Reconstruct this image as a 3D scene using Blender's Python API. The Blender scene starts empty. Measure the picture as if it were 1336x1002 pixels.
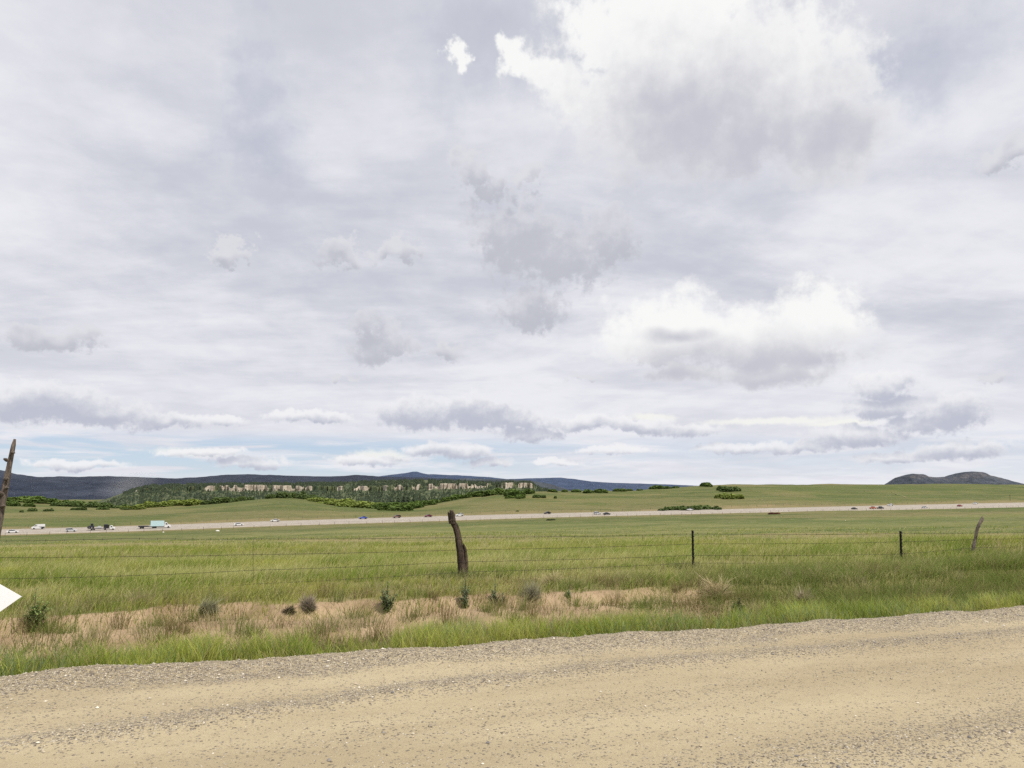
import bpy, bmesh, math, random
import numpy as np
from mathutils import Vector, Matrix

random.seed(7)
RNG = np.random.default_rng(11)
scene = bpy.context.scene
COL = scene.collection
R = math.radians

# ------------------------------------------------------------------ camera model
F, CX, CY = 1009.0, 668.0, 501.0
PITCH = math.atan(136.0 / F)
CP, SP = math.cos(PITCH), math.sin(PITCH)
CAMZ = 1.65


def ray(px, py):
    xc, yc = (px - CX) / F, (CY - py) / F
    return np.array([xc, CP - yc * SP, SP + yc * CP])


def at_depth(px, py, Y):
    d = ray(px, py)
    return np.array([0, 0, CAMZ]) + d * (Y / d[1])


TH = R(18.66)
CT, ST = math.cos(TH), math.sin(TH)


def to_uv(x, y):
    return x * CT + y * ST, -x * ST + y * CT


def from_uv(u, v):
    return u * CT - v * ST, u * ST + v * CT


def at_v(px, py, v):
    d = ray(px, py)
    t = v / (-d[0] * ST + d[1] * CT)
    return np.array([0, 0, CAMZ]) + d * t


# ------------------------------------------------------------------ numpy noise
_P = np.random.default_rng(3).permutation(512)
_T = np.random.default_rng(4).random(512)


def vnoise(x, y, seed=0):
    x = np.asarray(x, float) + seed * 17.13
    y = np.asarray(y, float) + seed * 31.71
    xi, yi = np.floor(x).astype(np.int64), np.floor(y).astype(np.int64)
    fx, fy = x - xi, y - yi
    fx = fx * fx * fx * (fx * (fx * 6 - 15) + 10)
    fy = fy * fy * fy * (fy * (fy * 6 - 15) + 10)

    def h(a, b):
        return _T[(_P[(a & 511)] + b * 7) & 511 if False else (_P[(a + _P[b & 511]) & 511])]
    n00, n10 = h(xi, yi), h(xi + 1, yi)
    n01, n11 = h(xi, yi + 1), h(xi + 1, yi + 1)
    return (n00 * (1 - fx) + n10 * fx) * (1 - fy) + (n01 * (1 - fx) + n11 * fx) * fy


def fbm(x, y, oct=4, seed=0, gain=0.5):
    s, a, t = 0.0, 1.0, 0.0
    f = 1.0
    for i in range(oct):
        s = s + a * vnoise(np.asarray(x) * f, np.asarray(y) * f, seed + i * 5)
        t += a
        a *= gain
        f *= 2.03
    return s / t


def sstep(a, b, x):
    t = np.clip((np.asarray(x, float) - a) / (b - a), 0, 1)
    return t * t * (3 - 2 * t)


# ------------------------------------------------------------------ terrain
def az_of(px):
    return math.atan2((px - CX) / F, CP)


def hwy_Y(px):                                   # depth of the highway's near edge at an image column
    return 448.0 / (1 - 0.000443 * (np.asarray(px, float) - CX))


HCOL = [-300, 0, 170, 330, 500, 670, 800, 1000, 1170, 1336, 1600]
HNEAR = [706, 698, 693.5, 687, 682, 676.3, 673, 668.3, 665, 661.5, 656.5]
HFAR = [699, 691.3, 687.3, 681, 676, 671, 668, 663, 659, 655.5, 650.5]
CCOL = [-300, -100, 0, 60, 110, 150, 190, 240, 300, 350, 375, 405, 450, 500, 540, 570, 600, 650, 700, 760, 820, 860, 900, 950, 990, 1100, 1250, 1336, 1600]
CRE = [650, 652, 653, 656, 660, 662.5, 662, 658.5, 655, 650.5, 648.5, 651.5, 657, 661, 662, 657, 651, 644.5, 641.5, 641, 640, 637.5, 634.8, 632.3, 632.5, 632, 632, 633, 634]
CDEP = [1000] * 3 + [1000, 950, 950, 950, 900, 880, 860, 860, 860, 860, 860, 860, 870, 880, 900, 920, 950, 980, 1000, 1000, 1000, 1020, 1080, 1150, 1200, 1350]

AZT = np.linspace(R(-62), R(62), 1241)


def table(cols, vals, sm=8):
    a = np.interp(AZT, [az_of(c) for c in cols], vals)
    k = np.exp(-0.5 * (np.arange(-3 * sm, 3 * sm + 1) / sm) ** 2)
    k /= k.sum()
    return np.convolve(np.pad(a, 3 * sm, mode='edge'), k, mode='valid')


def elev_z(ypx, depth):                           # height of a point at image row ypx and depth Y
    yc = (CY - ypx) / F
    return CAMZ + depth * (SP + yc * CP) / (CP - yc * SP)


_pxs = CX + np.tan(AZT) * F * CP
_hn, _hf = table(HCOL, HNEAR, 20), table(HCOL, HFAR, 20)
_cy, _cd = table(CCOL, CRE, 4), table(CCOL, CDEP, 20)
_Yn = hwy_Y(np.clip(_pxs, -400, 1750))
_Yf = _Yn * 1.074
_ca = np.cos(AZT)
_c40 = table([0, 668, 1336], [713, 712, 704], 40)
KR = np.stack([np.full_like(AZT, 10.0), np.full_like(AZT, 42.0) / _ca, _Yn / _ca * 0.55, _Yn / _ca, _Yf / _ca,
               (_Yf * 0.62 + _cd * 0.38) / _ca, _cd / _ca, (_cd + 350) / _ca, np.full_like(AZT, 2600.0) / _ca,
               np.full_like(AZT, 60000.0) / _ca], 1)
zn_, zf_ = elev_z(_hn, _Yn), elev_z(_hf, _Yf)
zc_ = elev_z(_cy, _cd)
z40 = elev_z(_c40, 42.0)
KZ = np.stack([np.full_like(AZT, -0.02), z40, z40 * 0.47 + zn_ * 0.53 - 0.5, zn_, zf_, zf_ * 0.68 + zc_ * 0.32, zc_,
               zc_ - 30, np.full_like(AZT, -62.0), np.full_like(AZT, -75.0)], 1)


def far_z(az, r):
    shp = az.shape
    az, r = az.ravel(), r.ravel()
    azc = np.clip(az, AZT[0], AZT[-1])
    i = (azc - AZT[0]) / (AZT[1] - AZT[0])
    i0 = np.clip(i.astype(int), 0, len(AZT) - 2)
    f = (i - i0)[:, None]
    RR = KR[i0] * (1 - f) + KR[i0 + 1] * f
    ZZ = KZ[i0] * (1 - f) + KZ[i0 + 1] * f
    h = np.diff(RR, axis=1)
    d = np.diff(ZZ, axis=1) / h
    m = np.zeros_like(ZZ)
    w1, w2 = 2 * h[:, 1:] + h[:, :-1], h[:, 1:] + 2 * h[:, :-1]
    same = d[:, :-1] * d[:, 1:] > 0
    with np.errstate(divide='ignore', invalid='ignore'):
        hm = (w1 + w2) / (w1 / d[:, :-1] + w2 / d[:, 1:])
    m[:, 1:-1] = np.where(same, hm, 0)
    m[:, 0], m[:, -1] = d[:, 0], d[:, -1]
    k = np.clip((r[:, None] > RR).sum(1) - 1, 0, RR.shape[1] - 2)
    n = np.arange(len(r))
    hh = h[n, k]
    t = np.clip((r - RR[n, k]) / hh, 0, 1)
    z = ((2 * t**3 - 3 * t**2 + 1) * ZZ[n, k] + (t**3 - 2 * t**2 + t) * hh * m[n, k]
         + (-2 * t**3 + 3 * t**2) * ZZ[n, k + 1] + (t**3 - t**2) * hh * m[n, k + 1])
    return z.reshape(shp)


def hwy_dist(x, y):                               # signed distance beyond the highway's near edge, in metres
    s, c = 0.447, 1.0
    return (y - (448.0 + 0.447 * x)) / math.hypot(s, c)


def turf_edge(u):
    """where the sandy bank ends and the pasture turf begins"""
    return 11.55 + (vnoise(u * 0.35, 0 * u, 2) - .5) * 1.3 + (vnoise(u * 1.4, 0 * u, 162) - .5) * .6


def near_z(u, v):
    z = np.where(v < 8.3, -0.07, 0.0)
    z = np.where(v >= 8.3, -0.07 - 0.17 * sstep(8.3, 9.3, v), z)
    lip = turf_edge(u)
    z = z + 0.12 * sstep(9.5, 11.2, v) + 0.16 * sstep(lip - 0.16, lip + 0.1, v)
    z = z + 0.18 * sstep(13, 18, u) * sstep(9, 13, v)
    z = z + 0.07 * (fbm(u * 0.8, v * 0.8, 3, 6) - 0.5) * sstep(8.2, 9.2, v)
    z = z + 0.05 * (fbm(u * 4, v * 4, 2, 9) - 0.5) * sstep(8.6, 9.6, v)
    return z


def ground_z(x, y):
    x, y = np.asarray(x, float), np.asarray(y, float)
    u, v = to_uv(x, y)
    r, az = np.hypot(x, y), np.arctan2(x, y)
    zf = far_z(az, r)
    hd = hwy_dist(x, y)
    onh = sstep(12, 45, np.abs(hd - 15))
    und = (fbm(x / 60, y / 60, 3, 21) - 0.5) * np.clip(r / 140, 0, 3.0) + (fbm(x / 14, y / 14, 3, 25) - 0.5) * np.clip(r / 90, 0, .9)
    zf = zf + und * onh * sstep(20, 60, r)
    w = sstep(13.5, 26, v)
    back = y < -1
    z = near_z(u, np.where(v < 0, 0, v)) * (1 - w) + zf * w
    return np.where(back & (v < 8), -0.07, z)


def gz(x, y):
    return float(ground_z(np.array([x]), np.array([y]))[0])


def cast(px, py, rmin=250.0, rmax=1600.0):
    """where the sight line through an image point meets the ground (or the nearest crest below it)"""
    d = ray(px, py)
    s = np.linspace(rmin, rmax, 1400) / math.hypot(d[0], d[1])
    X, Y, Z = d[0] * s, d[1] * s, CAMZ + d[2] * s
    G = ground_z(X, Y)
    hit = np.nonzero(Z < G)[0]
    k = hit[0] if len(hit) else int(np.argmax((G - CAMZ) / s))
    return np.array([X[k], Y[k], G[k]])


# ------------------------------------------------------------------ mesh / object helpers
def np_mesh(name, V, quads=None, tris=None, col=None, attrs=None, smooth=False):
    me = bpy.data.meshes.new(name)
    V = np.asarray(V, np.float32)
    nq = 0 if quads is None else len(quads)
    nt = 0 if tris is None else len(tris)
    me.vertices.add(len(V))
    me.vertices.foreach_set('co', V.ravel())
    loops = []
    if nq: loops.append(np.asarray(quads, np.int32).ravel())
    if nt: loops.append(np.asarray(tris, np.int32).ravel())
    L = np.concatenate(loops)
    me.loops.add(len(L))
    me.loops.foreach_set('vertex_index', L)
    me.polygons.add(nq + nt)
    st = np.concatenate([np.arange(nq) * 4, nq * 4 + np.arange(nt) * 3]).astype(np.int32)
    me.polygons.foreach_set('loop_start', st)
    me.polygons.foreach_set('loop_total', np.concatenate([np.full(nq, 4), np.full(nt, 3)]).astype(np.int32))
    me.polygons.foreach_set('use_smooth', np.full(nq + nt, bool(smooth)))
    me.update(calc_edges=True)
    if col is not None:
        a = me.attributes.new('col', 'FLOAT_COLOR', 'POINT')
        c = np.ones((len(V), 4), np.float32)
        c[:, :3] = col
        a.data.foreach_set('color', c.ravel())
    for k, val in (attrs or {}).items():
        a = me.attributes.new(k, 'FLOAT', 'POINT')
        a.data.foreach_set('value', np.asarray(val, np.float32).ravel())
    return me


def grid_quads(nu, nv):
    i, j = np.meshgrid(np.arange(nu - 1), np.arange(nv - 1), indexing='ij')
    a = (i * nv + j).ravel()
    return np.stack([a, a + nv, a + nv + 1, a + 1], 1)


def link(name, me, mats, parent=None, loc=None):
    o = bpy.data.objects.new(name, me)
    COL.objects.link(o)
    for m in (mats if isinstance(mats, (list, tuple)) else [mats]):
        if m and me and not any(x == m for x in me.materials): me.materials.append(m)
    if parent: o.parent = parent
    if loc is not None: o.location = tuple(float(c) for c in loc)
    return o


def tag(o, label=None, cat=None, group=None, kind=None):
    if label: o['label'] = label
    if cat: o['category'] = cat
    if group: o['group'] = group
    if kind: o['kind'] = kind
    return o


def empty(name, loc, rz=0.0):
    o = bpy.data.objects.new(name, None)
    COL.objects.link(o)
    o.empty_display_size = 0.3
    o.location = tuple(float(c) for c in loc)
    o.rotation_euler = (0, 0, rz)
    return o


def copy_tree(o, parent=None):
    c = o.copy()
    COL.objects.link(c)
    if parent: c.parent = parent
    for ch in list(o.children): copy_tree(ch, c)
    return c


def bm_mesh(name, bm, smooth=False):
    me = bpy.data.meshes.new(name)
    bmesh.ops.recalc_face_normals(bm, faces=bm.faces)
    bm.to_mesh(me)
    bm.free()
    for p in me.polygons: p.use_smooth = smooth
    return me


# ------------------------------------------------------------------ materials
class NT:
    def __init__(self, tree): self.t = tree

    def n(self, typ, **kw):
        nd = self.t.nodes.new(typ)
        for k, v in kw.items():
            if k == 'inp':
                for kk, vv in v.items():
                    s = nd.inputs[kk]
                    if isinstance(vv, bpy.types.NodeSocket): self.t.links.new(vv, s)
                    else: s.default_value = vv
            else: setattr(nd, k, v)
        return nd

    def math(self, op, a, b=None, c=None, clamp=False):
        nd = self.t.nodes.new('ShaderNodeMath')
        nd.operation = op
        nd.use_clamp = clamp
        for i, x in enumerate((a, b, c)):
            if x is None: continue
            if isinstance(x, bpy.types.NodeSocket): self.t.links.new(x, nd.inputs[i])
            else: nd.inputs[i].default_value = x
        return nd.outputs[0]

    def vec(self, op, a, b=None, scale=None):
        nd = self.t.nodes.new('ShaderNodeVectorMath')
        nd.operation = op
        for i, x in enumerate((a, b)):
            if x is None: continue
            if isinstance(x, bpy.types.NodeSocket): self.t.links.new(x, nd.inputs[i])
            else: nd.inputs[i].default_value = x
        if scale is not None:
            if isinstance(scale, bpy.types.NodeSocket): self.t.links.new(scale, nd.inputs['Scale'])
            else: nd.inputs['Scale'].default_value = scale
        return nd.outputs['Value'] if op in ('LENGTH', 'DOT_PRODUCT', 'DISTANCE') else nd.outputs[0]

    def mix(self, f, a, b, blend='MIX'):
        nd = self.t.nodes.new('ShaderNodeMix')
        nd.data_type = 'RGBA'
        nd.blend_type = blend
        for s, x in ((nd.inputs[0], f), (nd.inputs[6], a), (nd.inputs[7], b)):
            if isinstance(x, bpy.types.NodeSocket): self.t.links.new(x, s)
            elif isinstance(x, (tuple, list)): s.default_value = tuple(x) + ((1,) if len(x) == 3 else ())
            else: s.default_value = x
        return nd.outputs[2]

    def noise(self, vec, scale, detail=4, rough=0.5, dist=0.0, out='Fac'):
        nd = self.n('ShaderNodeTexNoise', inp={'Scale': scale, 'Detail': detail, 'Roughness': rough, 'Distortion': dist})
        if vec is not None: self.t.links.new(vec, nd.inputs['Vector'])
        return nd.outputs[out]

    def ss(self, x, a, b, ta=0.0, tb=1.0):
        nd = self.n('ShaderNodeMapRange', interpolation_type='SMOOTHSTEP',
                    inp={'From Min': a, 'From Max': b, 'To Min': ta, 'To Max': tb})
        self.t.links.new(x, nd.inputs['Value'])
        return nd.outputs['Result']

    def mapping(self, vec, loc=(0, 0, 0), rot=(0, 0, 0), scale=(1, 1, 1)):
        nd = self.n('ShaderNodeMapping', inp={'Location': loc, 'Rotation': rot, 'Scale': scale})
        self.t.links.new(vec, nd.inputs['Vector'])
        return nd.outputs[0]


def new_mat(name):
    m = bpy.data.materials.new(name)
    m.use_nodes = True
    nt = NT(m.node_tree)
    b = m.node_tree.nodes['Principled BSDF']
    b.inputs['Roughness'].default_value = 0.9
    b.inputs['Specular IOR Level'].default_value = 0.15
    return m, nt, b


def pos_of(nt):
    return nt.n('ShaderNodeTexCoord').outputs['Object']


def setc(nt, b, col): nt.t.links.new(col, b.inputs['Base Color'])


def bump(nt, b, h, strength=0.5, dist=0.02):
    nd = nt.n('ShaderNodeBump', inp={'Strength': strength, 'Distance': dist, 'Height': h})
    nt.t.links.new(nd.outputs[0], b.inputs['Normal'])


def simple_mat(name, c, rough=0.6, metal=0.0, var=0.25, scale=8.0, spec=0.3):
    m, nt, b = new_mat(name)
    p = pos_of(nt)
    n = nt.noise(p, scale, 4, 0.6)
    col = nt.mix(n, tuple(x * (1 - var) for x in c), tuple(min(1, x * (1 + var)) for x in c))
    setc(nt, b, col)
    b.inputs['Roughness'].default_value = rough
    b.inputs['Metallic'].default_value = metal
    b.inputs['Specular IOR Level'].default_value = spec
    return m


def leaf_mat(name, trans=0.35, objrand=0.0, attr=True, c=(0.1, 0.15, 0.03)):
    m, nt, b = new_mat(name)
    if attr: col = nt.n('ShaderNodeAttribute', attribute_name='col').outputs['Color']
    else: col = nt.n('ShaderNodeRGB').outputs[0]; col.default_value = (*c, 1)
    if objrand:
        oi = nt.n('ShaderNodeObjectInfo').outputs['Random']
        f = nt.math('MULTIPLY_ADD', oi, 2 * objrand, 1 - objrand)
        hs = nt.n('ShaderNodeHueSaturation', inp={'Value': f, 'Color': col, 'Hue': 0.5, 'Saturation': 1.0})
        col = hs.outputs[0]
    setc(nt, b, col)
    b.inputs['Roughness'].default_value = 0.65
    b.inputs['Specular IOR Level'].default_value = 0.2
    if trans:
        tr = nt.n('ShaderNodeBsdfTranslucent')
        nt.t.links.new(col, tr.inputs['Color'])
        mx = nt.n('ShaderNodeMixShader', inp={0: trans})
        nt.t.links.new(b.outputs[0], mx.inputs[1])
        nt.t.links.new(tr.outputs[0], mx.inputs[2])
        nt.t.links.new(mx.outputs[0], nt.t.nodes['Material Output'].inputs['Surface'])
    return m


def ground_material():
    m, nt, b = new_mat('ground_soil_and_turf')
    p = pos_of(nt)
    at = lambda k: nt.n('ShaderNodeAttribute', attribute_name=k).outputs['Fac']
    dirt, dry, dist = at('dirt'), at('dry'), at('far')
    st = nt.mapping(p, rot=(0, 0, -R(24)), scale=(0.35, 1.0, 1.0))
    n1 = nt.noise(st, 0.035, 5, 0.6)
    n2 = nt.noise(st, 0.35, 5, 0.65)
    n3 = nt.noise(p, 3.0, 4, 0.7)
    nbig = nt.noise(p, 0.008, 4, 0.55)
    g = nt.mix(nt.ss(n1, 0.38, 0.62), (0.092, 0.112, 0.030), (0.168, 0.168, 0.056))
    g = nt.mix(nt.math('MULTIPLY', nt.ss(n2, 0.42, 0.72), 0.6), g, (0.215, 0.190, 0.085))
    n4 = nt.noise(nt.mapping(p, rot=(0, 0, -R(24)), scale=(.12, 1.0, 1.0)), 0.11, 5, 0.65, .6)
    g = nt.mix(nt.ss(n4, 0.50, 0.66, 0, .75), g, (0.066, 0.088, 0.022))
    g = nt.mix(nt.ss(n4, 0.44, 0.34, 0, .55), g, (0.225, 0.195, 0.095))
    g = nt.mix(nt.math('MULTIPLY', nt.ss(nbig, 0.45, 0.62), 0.55), g, (0.085, 0.120, 0.026))
    n5 = nt.noise(nt.mapping(p, rot=(0, 0, -R(24)), scale=(.5, 1.0, 1.0)), 1.1, 3, 0.8)
    g = nt.mix(nt.ss(n5, .54, .66, 0, .7), g, (0.055, 0.070, 0.020))
    g = nt.mix(nt.ss(n5, .44, .34, 0, .5), g, (0.27, 0.235, 0.12))
    g = nt.mix(nt.math('MULTIPLY', nt.ss(n3, 0.5, 0.8), 0.35), g, (0.06, 0.075, 0.02))
    g = nt.mix(nt.math('MULTIPLY', dry, nt.ss(n2, 0.25, 0.6)), g, (0.27, 0.205, 0.105))
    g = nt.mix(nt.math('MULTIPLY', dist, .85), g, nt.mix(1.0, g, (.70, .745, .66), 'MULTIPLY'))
    # soil
    s1 = nt.noise(p, 1.6, 6, 0.65)
    s2 = nt.noise(p, 22.0, 4, 0.7)
    soil = nt.mix(nt.ss(s1, 0.3, 0.7), (0.245, 0.172, 0.104), (0.375, 0.275, 0.175))
    soil = nt.mix(nt.math('MULTIPLY', nt.ss(s2, 0.52, 0.72), 0.5), soil, (0.19, 0.125, 0.065))
    f = nt.math('ADD', dirt, nt.math('MULTIPLY', nt.math('SUBTRACT', nt.noise(p, 2.5, 5, 0.7), 0.5), 0.9))
    setc(nt, b, nt.mix(nt.ss(f, 0.35, 0.65), g, soil))
    h = nt.math('ADD', nt.math('MULTIPLY', s2, 0.4), nt.math('MULTIPLY', n3, 1.0))
    h = nt.math('ADD', h, nt.math('MULTIPLY', nt.math('MULTIPLY', n2, dist), 14.0))
    h = nt.math('ADD', h, nt.math('MULTIPLY', nt.math('MULTIPLY', n1, dist), 40.0))
    bump(nt, b, h, 0.7, 0.05)
    return m


def road_material():
    m, nt, b = new_mat('packed_gravel')
    p = pos_of(nt)
    gr = nt.n('ShaderNodeAttribute', attribute_name='gravel').outputs['Fac']
    p = nt.mapping(p, rot=(0, 0, -TH))
    n1 = nt.noise(nt.mapping(p, scale=(0.22, 1.0, 1.0)), 1.1, 5, 0.6)
    n2 = nt.noise(p, 9, 5, 0.7)
    n3 = nt.noise(p, 120, 3, 0.7)
    dirt = nt.mix(nt.ss(n1, 0.3, 0.7), (0.305, 0.250, 0.157), (0.392, 0.330, 0.215))
    dirt = nt.mix(nt.math('MULTIPLY', nt.ss(n2, 0.5, 0.75), 0.45), dirt, (0.245, 0.198, 0.124))
    dirt = nt.mix(nt.math('MULTIPLY', nt.ss(n3, 0.50, 0.70), 0.65), dirt, (0.19, 0.15, 0.095))
    dirt = nt.mix(nt.math('MULTIPLY', nt.ss(n3, 0.45, 0.30), 0.5), dirt, (0.46, 0.39, 0.26))
    vo = nt.n('ShaderNodeTexVoronoi', feature='F1', inp={'Scale': 62.0, 'Randomness': 1.0})
    nt.t.links.new(p, vo.inputs['Vector'])
    sv = nt.n('ShaderNodeSeparateColor')
    nt.t.links.new(vo.outputs['Color'], sv.inputs[0])
    rr = sv.outputs[0]
    cr = nt.n('ShaderNodeValToRGB')
    e = cr.color_ramp.elements
    e[0].position, e[0].color = 0.0, (0.10, 0.085, 0.075, 1)
    e[1].position, e[1].color = 1.0, (0.52, 0.46, 0.36, 1)
    for ps, c in ((0.35, (0.21, 0.18, 0.145)), (0.6, (0.31, 0.265, 0.19)), (0.85, (0.38, 0.33, 0.25))):
        x = e.new(ps); x.color = (*c, 1)
    nt.t.links.new(rr, cr.inputs[0])
    edge = nt.ss(vo.outputs['Distance'], 0.35, 0.75)
    stone = nt.mix(nt.math('MULTIPLY', edge, 0.6), cr.outputs[0], (0.10, 0.08, 0.055))
    # how many cells carry a stone depends on the band
    pick = nt.math('ADD', nt.math('MULTIPLY', gr, 0.95), nt.math('MULTIPLY', nt.math('SUBTRACT', n2, 0.5), 0.5))
    msk = nt.ss(nt.math('SUBTRACT', pick, sv.outputs[1]), -0.03, 0.06)
    msk = nt.math('MULTIPLY', msk, nt.ss(vo.outputs['Distance'], 0.72, 0.5))
    setc(nt, b, nt.mix(msk, dirt, stone))
    h = nt.math('MULTIPLY', nt.math('SUBTRACT', 1.0, vo.outputs['Distance']), msk)
    h = nt.math('ADD', h, nt.math('MULTIPLY', n2, 0.6))
    h = nt.math('ADD', h, nt.math('MULTIPLY', n3, 0.25))
    bump(nt, b, h, 0.8, 0.012)
    return m


def wood_material(name, dark, light):
    m, nt, b = new_mat(name)
    p = pos_of(nt)
    q = nt.mapping(p, scale=(1, 1, 0.07))
    n = nt.noise(q, 26, 6, 0.7)
    n2 = nt.noise(p, 6, 4, 0.6)
    n3 = nt.noise(q, 160, 3, 0.6)
    c = nt.mix(nt.ss(n, 0.35, 0.68), dark, light)
    c = nt.mix(nt.math('MULTIPLY', nt.ss(n2, 0.45, 0.7), 0.5), c, tuple(x * 0.45 for x in dark))
    c = nt.mix(nt.math('MULTIPLY', nt.ss(n3, 0.56, 0.66), 0.8), c, tuple(x * 0.3 for x in dark))
    setc(nt, b, c)
    bump(nt, b, nt.math('ADD', n, nt.math('MULTIPLY', n3, 0.5)), 1.0, 0.02)
    return m


def mountain_material(name, low, high, rock, rock_amt, scale):
    m, nt, b = new_mat(name)
    p = pos_of(nt)
    n = nt.noise(p, scale, 7, 0.68)
    n2 = nt.noise(p, scale * 7, 6, 0.72)
    c = nt.mix(nt.ss(n, 0.35, 0.65), low, high)
    c = nt.mix(nt.math('MULTIPLY', nt.ss(n2, 0.45, 0.62), 0.55), c, tuple(x * 0.6 for x in low))
    n3 = nt.noise(p, scale * 1.8, 5, 0.7)
    c = nt.mix(nt.ss(n3, 0.72 - rock_amt, 0.76 - rock_amt, 0.0, 0.75), c, rock)
    setc(nt, b, c)
    bump(nt, b, n2, 0.8, 0.12 / scale)
    return m


def mesa_material():
    m, nt, b = new_mat('mesa_rock_and_scrub')
    p = pos_of(nt)
    rk = nt.n('ShaderNodeAttribute', attribute_name='rock').outputs['Fac']
    strata = nt.noise(nt.mapping(p, scale=(0.2, 0.2, 3.0)), 0.12, 4, 0.6)
    vert = nt.noise(nt.mapping(p, scale=(1.0, 1.0, 0.15)), 0.22, 5, 0.7)
    rock = nt.mix(nt.ss(strata, 0.35, 0.65), (0.285, 0.245, 0.19), (0.46, 0.405, 0.325))
    rock = nt.mix(nt.ss(vert, 0.5, 0.66, 0, 0.75), rock, (0.14, 0.11, 0.085))
    n = nt.noise(p, 0.03, 6, 0.7)
    turf = nt.mix(nt.ss(n, 0.38, 0.62), (0.034, 0.052, 0.028), (0.11, 0.125, 0.06))
    fac = nt.math('ADD', rk, nt.math('MULTIPLY', nt.math('SUBTRACT', nt.noise(p, 0.14, 5, 0.75), 0.5), 1.0))
    setc(nt, b, nt.mix(nt.ss(fac, 0.42, 0.56), turf, rock))
    bump(nt, b, nt.math('ADD', vert, strata), 0.9, 2.0)
    return m


def highway_material():
    m, nt, b = new_mat('worn_concrete_highway')
    p = pos_of(nt)
    lane = nt.n('ShaderNodeAttribute', attribute_name='lane').outputs['Fac']
    n = nt.noise(p, 0.3, 5, 0.65)
    c = nt.mix(nt.ss(n, 0.3, 0.7), (.285, .25, .21), (.345, .31, .265))
    # darker tyre wear and a seam between the carriageways
    w = nt.math('SINE', nt.math('MULTIPLY', lane, 6.2832 * 4))
    c = nt.mix(nt.ss(w, 0.2, 1.0, 0, 0.25), c, (0.22, 0.195, 0.17))
    setc(nt, b, c)
    return m


# ------------------------------------------------------------------ ground sheet
def build_ground():
    azf = np.arange(R(-46), R(46), R(0.13))
    azs = np.concatenate([np.linspace(R(-180), R(-46), 68)[:-1], azf, np.linspace(R(46), R(180), 68)])
    rs = [0.3]
    while rs[-1] < 60000:
        r = rs[-1]
        if r < 6.5: s = 0.5
        elif r < 20: s = 0.085
        elif r < 60: s = r * 0.012
        elif r < 1500: s = r * 0.012
        else: s = r * 0.06
        rs.append(r + s)
    rs = np.array(rs)
    A, RR = np.meshgrid(azs, rs, indexing='ij')
    X, Y = RR * np.sin(A), RR * np.cos(A)
    Z = ground_z(X, Y)
    u, v = to_uv(X, Y)
    # bare soil on the bank by the road
    band = sstep(9.1, 9.8, v) * (1 - sstep(-.1, .5, v - turf_edge(u)))
    patch = sstep(0.38, 0.60, fbm(u * 0.33, v * 0.5, 3, 44) + 0.10 * sstep(2, -2, u) - 0.22 * sstep(5.0, 9.0, u))
    dirt = band * (0.62 + 0.38 * patch) * (1 - 0.6 * sstep(6, 9.5, u))
    dirt = np.where((v < 8.45), 0.9, dirt)
    hd = hwy_dist(X, Y)
    px = CX + X / np.maximum(Y, 1) * F
    verge = (sstep(-16, -4, hd) * (1 - sstep(48, 66, hd)))
    dirt = np.maximum(dirt, np.where((RR > 200) & (Y > 0), verge * (0.10 + 0.42 * fbm(X / 40, Y / 40, 3, 50)), 0))
    dry = np.where((v > 8.3) & (RR < 60), np.maximum(band * 0.9, .55), 0)
    dry = np.maximum(dry, np.where(RR > 200, sstep(0.52, .68, fbm(X / 90, Y / 90, 4, 61)) * .5, 0))
    dry = np.maximum(dry, np.where(RR > 200, verge * 0.9, 0))
    V = np.stack([X, Y, Z], -1).reshape(-1, 3)
    me = np_mesh('ground', V, grid_quads(len(azs), len(rs)),
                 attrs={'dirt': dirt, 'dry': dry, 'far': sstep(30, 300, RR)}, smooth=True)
    tag(link('ground', me, ground_material()), kind='structure')


EDGE = 8.12


def windrow(u):
    q = [np.interp(u + k, [-12, -8, -1.44, 1.77, 8.7, 30], [4.6, 5.1, 6.02, 6.64, 6.95, 7.15]) for k in (-1.2, -.4, .4, 1.2)]
    return sum(q) / 4 + 0.06 * np.sin(u * 0.6)


def road_edge(u):
    return EDGE + 0.09 * (vnoise(u * 0.9, 0 * u, 70) - 0.5) + 0.08 * (vnoise(u * 3.3, 0 * u, 71) - 0.5)


def road_profile(u, v):
    e = road_edge(u)
    wr = np.exp(-((v - windrow(u)) / 0.22) ** 2)
    nb = np.exp(-((v - (e - 0.30)) / 0.22) ** 2)
    wr2 = np.exp(-((v - (4.1 + 0.03 * u)) / 0.3) ** 2) * sstep(1, 5, u)
    lump = fbm(u * 1.5, v * 2.5, 3, 77)
    z = 0.03 * wr * (0.4 + lump) + 0.075 * nb * (0.5 + lump) + 0.02 * wr2 + 0.016 * (lump - .5) + 0.01 * (fbm(u * 7, v * 7, 2, 79) - .5)
    z = z - 0.10 * sstep(e - 0.12, e, v)
    gravel = 0.03 + 0.75 * wr * sstep(.2, .6, lump + .1) + 0.95 * sstep(e - 0.85, e - 0.45, v + (lump - .5) * .5) + 0.45 * wr2 + 0.5 * np.clip(fbm(u * .3, v * 1.6, 3, 81) - 0.46, 0, 1)
    return z, np.clip(gravel, 0, 1)


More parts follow.
